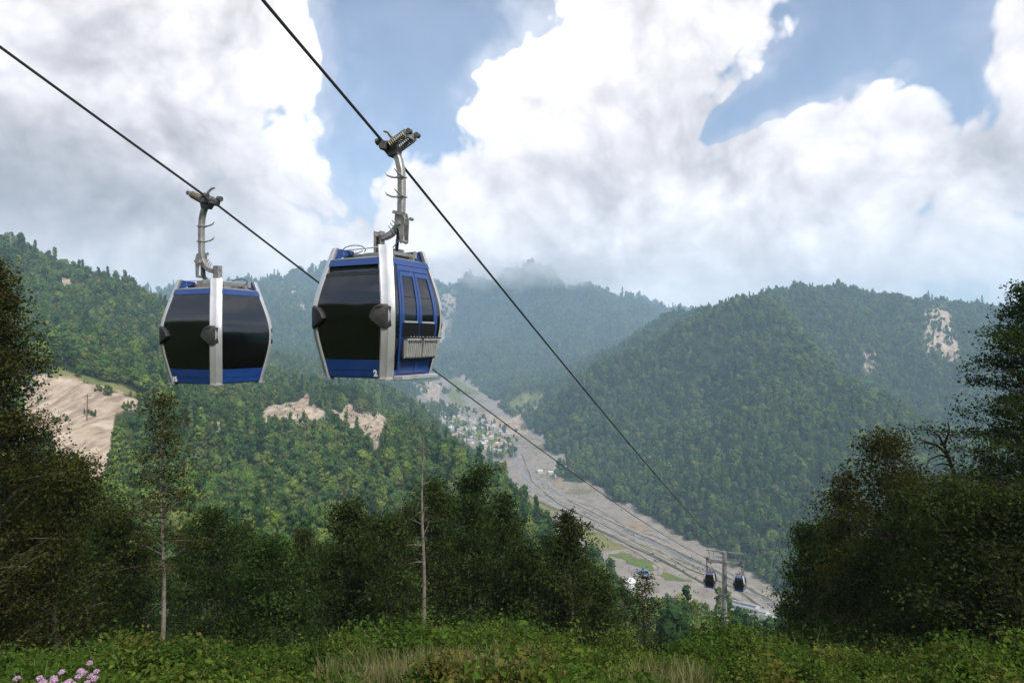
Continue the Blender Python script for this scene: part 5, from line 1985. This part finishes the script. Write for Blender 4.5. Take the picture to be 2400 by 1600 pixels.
M['shrubleaf'] = foliage('shrub leaves', [(0.0, (0.034, 0.066, 0.012)), (0.35, (0.054, 0.096, 0.016)), (0.7, (0.078, 0.122, 0.020)), (0.9, (0.095, 0.115, 0.024)), (1.0, (0.11, 0.085, 0.024))], 0.32, 1.0)
M['stem'] = principled('green stem', (0.08, 0.09, 0.03), 0.8)
shrub_col = bpy.data.collections.new('shrub_prototypes')
SHM = []
for i in range(6):
    me = np_mesh('shrub_%d' % i, clump(300 + i, [1.0, 1.2, .9, 1.1, 1.3, .9][i], [.75, .6, .9, .7, .85, .65][i], 16, 520, [.075, .09, .07, .085, .08, .065][i], None), [M['shrubleaf'], M['stem']])
    shrub_col.objects.link(bpy.data.objects.new('shrub_prototype_%d' % i, me))
    SHM.append(me)
NG_SHRUB = scatter_group('shrub scatter', shrub_col)

M['grassblade'] = foliage('pale seeding grass', [(0.0, (0.070, 0.098, 0.028)), (0.5, (0.112, 0.120, 0.050)), (1.0, (0.165, 0.142, 0.078))], 0.25, .8)
grass_col = bpy.data.collections.new('grass_prototypes')
for i in range(4):
    g = np.random.default_rng(400 + i)
    nb = 130
    base = g.normal(size=(nb, 2)) * .16
    h = g.uniform(.45, 1.05, nb)
    ln = g.normal(size=(nb, 2)) * .16 * h[:, None]
    a = g.uniform(0, 6.28, nb)
    wd = g.uniform(.006, .012, nb)
    dx, dy = np.cos(a) * wd, np.sin(a) * wd
    z = np.zeros(nb)
    rows = []
    for q, k in ((0, 1.0), (.55, .8), (.85, .9), (1.0, .15)):
        cx_ = base[:, 0] + ln[:, 0] * q ** 2
        cy_ = base[:, 1] + ln[:, 1] * q ** 2
        rows.append(np.stack([cx_ - dx * k, cy_ - dy * k, h * q - .05], 1))
        rows.append(np.stack([cx_ + dx * k, cy_ + dy * k, h * q - .05], 1))
    V = np.stack(rows, 1).reshape(-1, 3)
    k = np.arange(nb)[:, None] * 8
    Fq = np.concatenate([k + np.array([0, 1, 3, 2]), k + np.array([2, 3, 5, 4]), k + np.array([4, 5, 7, 6])])
    me = np_mesh('grass_%d' % i, [(V, Fq, 0, np.repeat(g.uniform(.2, .9, nb), 8))], [M['grassblade']])
    grass_col.objects.link(bpy.data.objects.new('grass_prototype_%d' % i, me))
NG_GRASS = scatter_group('grass scatter', grass_col)


def near_spots(n, r0, r1, a0=-44, a1=44):
    rr = np.sqrt(rng.uniform(r0 * r0, r1 * r1, n))
    th = np.radians(rng.uniform(a0, a1, n))
    x, y = rr * np.sin(th), rr * np.cos(th)
    return x, y, gsample(GZ, x, y)


def grassy(x, y):
    """patches of tall grass on the bank: one left of centre, one right of centre"""
    px, py = project(x, y, gsample(GZ, x, y))
    a = np.exp(-((px - 1060) / 190) ** 2 - ((py - 1645) / 38) ** 2) + np.exp(-((px - 1560) / 120) ** 2 - ((py - 1690) / 40) ** 2) + .8 * np.exp(-((px - 830) / 110) ** 2 - ((py - 1660) / 40) ** 2)
    return a + 0.25 * fbm(x / 2.2, y / 2.2, 3)


x, y, z = near_spots(3000, 6.0, 21)
m = (grassy(x, y) < 0.55)
x, y, z = x[m], y[m], z[m]
n = len(x)
s = rng.uniform(.6, 1.25, n) * (1 + .40 * fbm(x / 3, y / 3, 3))
scatter_object('ground_cover', NG_SHRUB, np.stack([x, y, z - .05], 1), np.stack([s, s, s * rng.uniform(.7, 1.15, n)], 1), rng.integers(0, 6, n), np.stack([rng.normal(0, .1, n), rng.normal(0, .1, n), rng.uniform(0, 6.28, n)], 1),
               'bright green low shrubs and brambles covering the near bank', 'undergrowth')
x, y, z = near_spots(3600, 6.0, 19)
m = (grassy(x, y) > 0.42)
x, y, z = x[m], y[m], z[m]
n = len(x)
s = rng.uniform(.6, 1.0, n)
scatter_object('tall_grass', NG_GRASS, np.stack([x, y, z], 1), np.stack([s, s, s], 1), rng.integers(0, 4, n), np.stack([rng.normal(0, .08, n), rng.normal(0, .08, n), rng.uniform(0, 6.28, n)], 1), 'pale seeding grass on the near bank', 'grass')
# dark undergrowth between the trunks
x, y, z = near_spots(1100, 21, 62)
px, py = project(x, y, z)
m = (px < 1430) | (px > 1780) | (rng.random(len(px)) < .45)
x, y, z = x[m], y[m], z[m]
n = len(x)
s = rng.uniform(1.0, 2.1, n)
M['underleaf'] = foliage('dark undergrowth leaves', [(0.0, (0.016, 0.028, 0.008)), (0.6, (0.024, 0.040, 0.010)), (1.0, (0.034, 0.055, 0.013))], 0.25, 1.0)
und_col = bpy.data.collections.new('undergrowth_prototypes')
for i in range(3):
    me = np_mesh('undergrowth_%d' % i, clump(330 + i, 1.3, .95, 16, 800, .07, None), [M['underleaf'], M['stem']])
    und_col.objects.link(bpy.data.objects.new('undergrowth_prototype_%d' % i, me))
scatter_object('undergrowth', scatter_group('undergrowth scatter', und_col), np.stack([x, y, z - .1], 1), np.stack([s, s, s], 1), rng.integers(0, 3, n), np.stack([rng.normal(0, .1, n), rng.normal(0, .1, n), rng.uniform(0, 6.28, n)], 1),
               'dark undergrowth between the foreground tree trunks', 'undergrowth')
# single shrubs that stand out on the edge of the bank
for k, (px, top, d, w, leaf, lb) in enumerate((
        (395, 1510, 12, 1.35, 'leaf_green', 'bright yellow green bush at the foot of the tall bare trunk'), (825, 1455, 18, 1.3, 'leaf_green', 'upright green bush left of the snag'),
        (640, 1475, 22, 2.6, 'leaf_dark', 'broad leafed bush under the trees left of centre'), (1210, 1470, 17, 2.2, 'leaf_green', 'rounded green bush right of the snag on the bank edge'),
        (1450, 1475, 17, 1.5, 'leaf_green', 'green bush below the two sparse trees'), (1830, 1430, 24, 2.2, 'leaf_dark', 'dark bush right of the lower station'),
        (1960, 1455, 24, 2.6, 'leaf_dark', 'dark bush at the foot of the narrow tree'), (2250, 1515, 14, 1.3, 'leaf_green', 'leafy green shrub below the right foreground tree'),
        (2080, 1480, 17, 1.6, 'leaf_dark', 'dull green shrub at the right end of the bank'), (1640, 1490, 17, 1.6, 'leaf_green', 'light green bush just left of the tower foot'),
        (1760, 1495, 16, 1.4, 'leaf_green', 'light green bush just right of the tower foot'), (590, 1530, 13, 1.5, 'leaf_green', 'green bush on the bank below the left gondola'))):
    x = (px - 1200) / F * d
    z0 = gz(x, d)
    h = max(.8, (800 - top) / F * d - z0)
    e = empty('shrub', (x, d, z0))
    tag(e, lb, 'shrub', 'single shrubs on the bank')
    pr = clump(500 + k, w, h, 26, 2600, .085, None)
    link('stems', np_mesh('stems', [(p_[0], p_[1], 0, None) for p_ in pr[:-1]], [M['stem']]), e)
    link('leaves', np_mesh('leaves', [pr[-1]], [M[leaf]]), e)
# thistles with lilac heads, lower left
M['lilac'] = principled('lilac thistle petals', (0.46, 0.30, 0.44), 0.8, 0, .25, 30)
g = np.random.default_rng(77)
for k, (px, py, d, lb) in enumerate(((178, 1562, 7.2, 'tallest lilac thistle plant in the lower left corner'), (120, 1588, 7.0, 'middle lilac thistle plant at the bottom edge'), (50, 1592, 7.0, 'leftmost lilac thistle plant at the bottom edge'),
                                     (205, 1585, 7.4, 'lilac thistle plant right of the tallest one'))):
    x = (px - 1200) / F * d
    z0 = gz(x, d)
    h = (800 - py) / F * d - z0
    e = empty('thistle', (x, d, z0))
    tag(e, lb, 'flower', 'thistles in the corner')
    sb = MB()
    heads = []
    for i in range(9):
        a = g.uniform(0, 6.28)
        tp = Vector((.17 * math.cos(a) * g.uniform(.3, 1), .17 * math.sin(a), h * g.uniform(.86, 1.0)))
        sb.tube([(0, 0, 0), (0, 0, h * .5), tp * .9, tp], [.008, .007, .004, .003], 4)
        heads.append(tp)
    sb.obj('stem', M['stem'], e)
    for tp in heads:
        V, Fc = ICO1
        nl = 60
        dv = g.normal(size=(nl, 3))
        dv[:, 2] = np.abs(dv[:, 2])
        dv /= np.linalg.norm(dv, axis=1, keepdims=True)
        lv, lf = leaves(np.array(tp) + dv * .026, np.cross(dv, g.normal(size=(nl, 3))), np.full(nl, .032), .3, g)
        link('flower_head', np_mesh('flower_head', [(V * .02 + np.array(tp), Fc, 0, None), (lv, lf, 0, None)], [M['lilac']]), e)
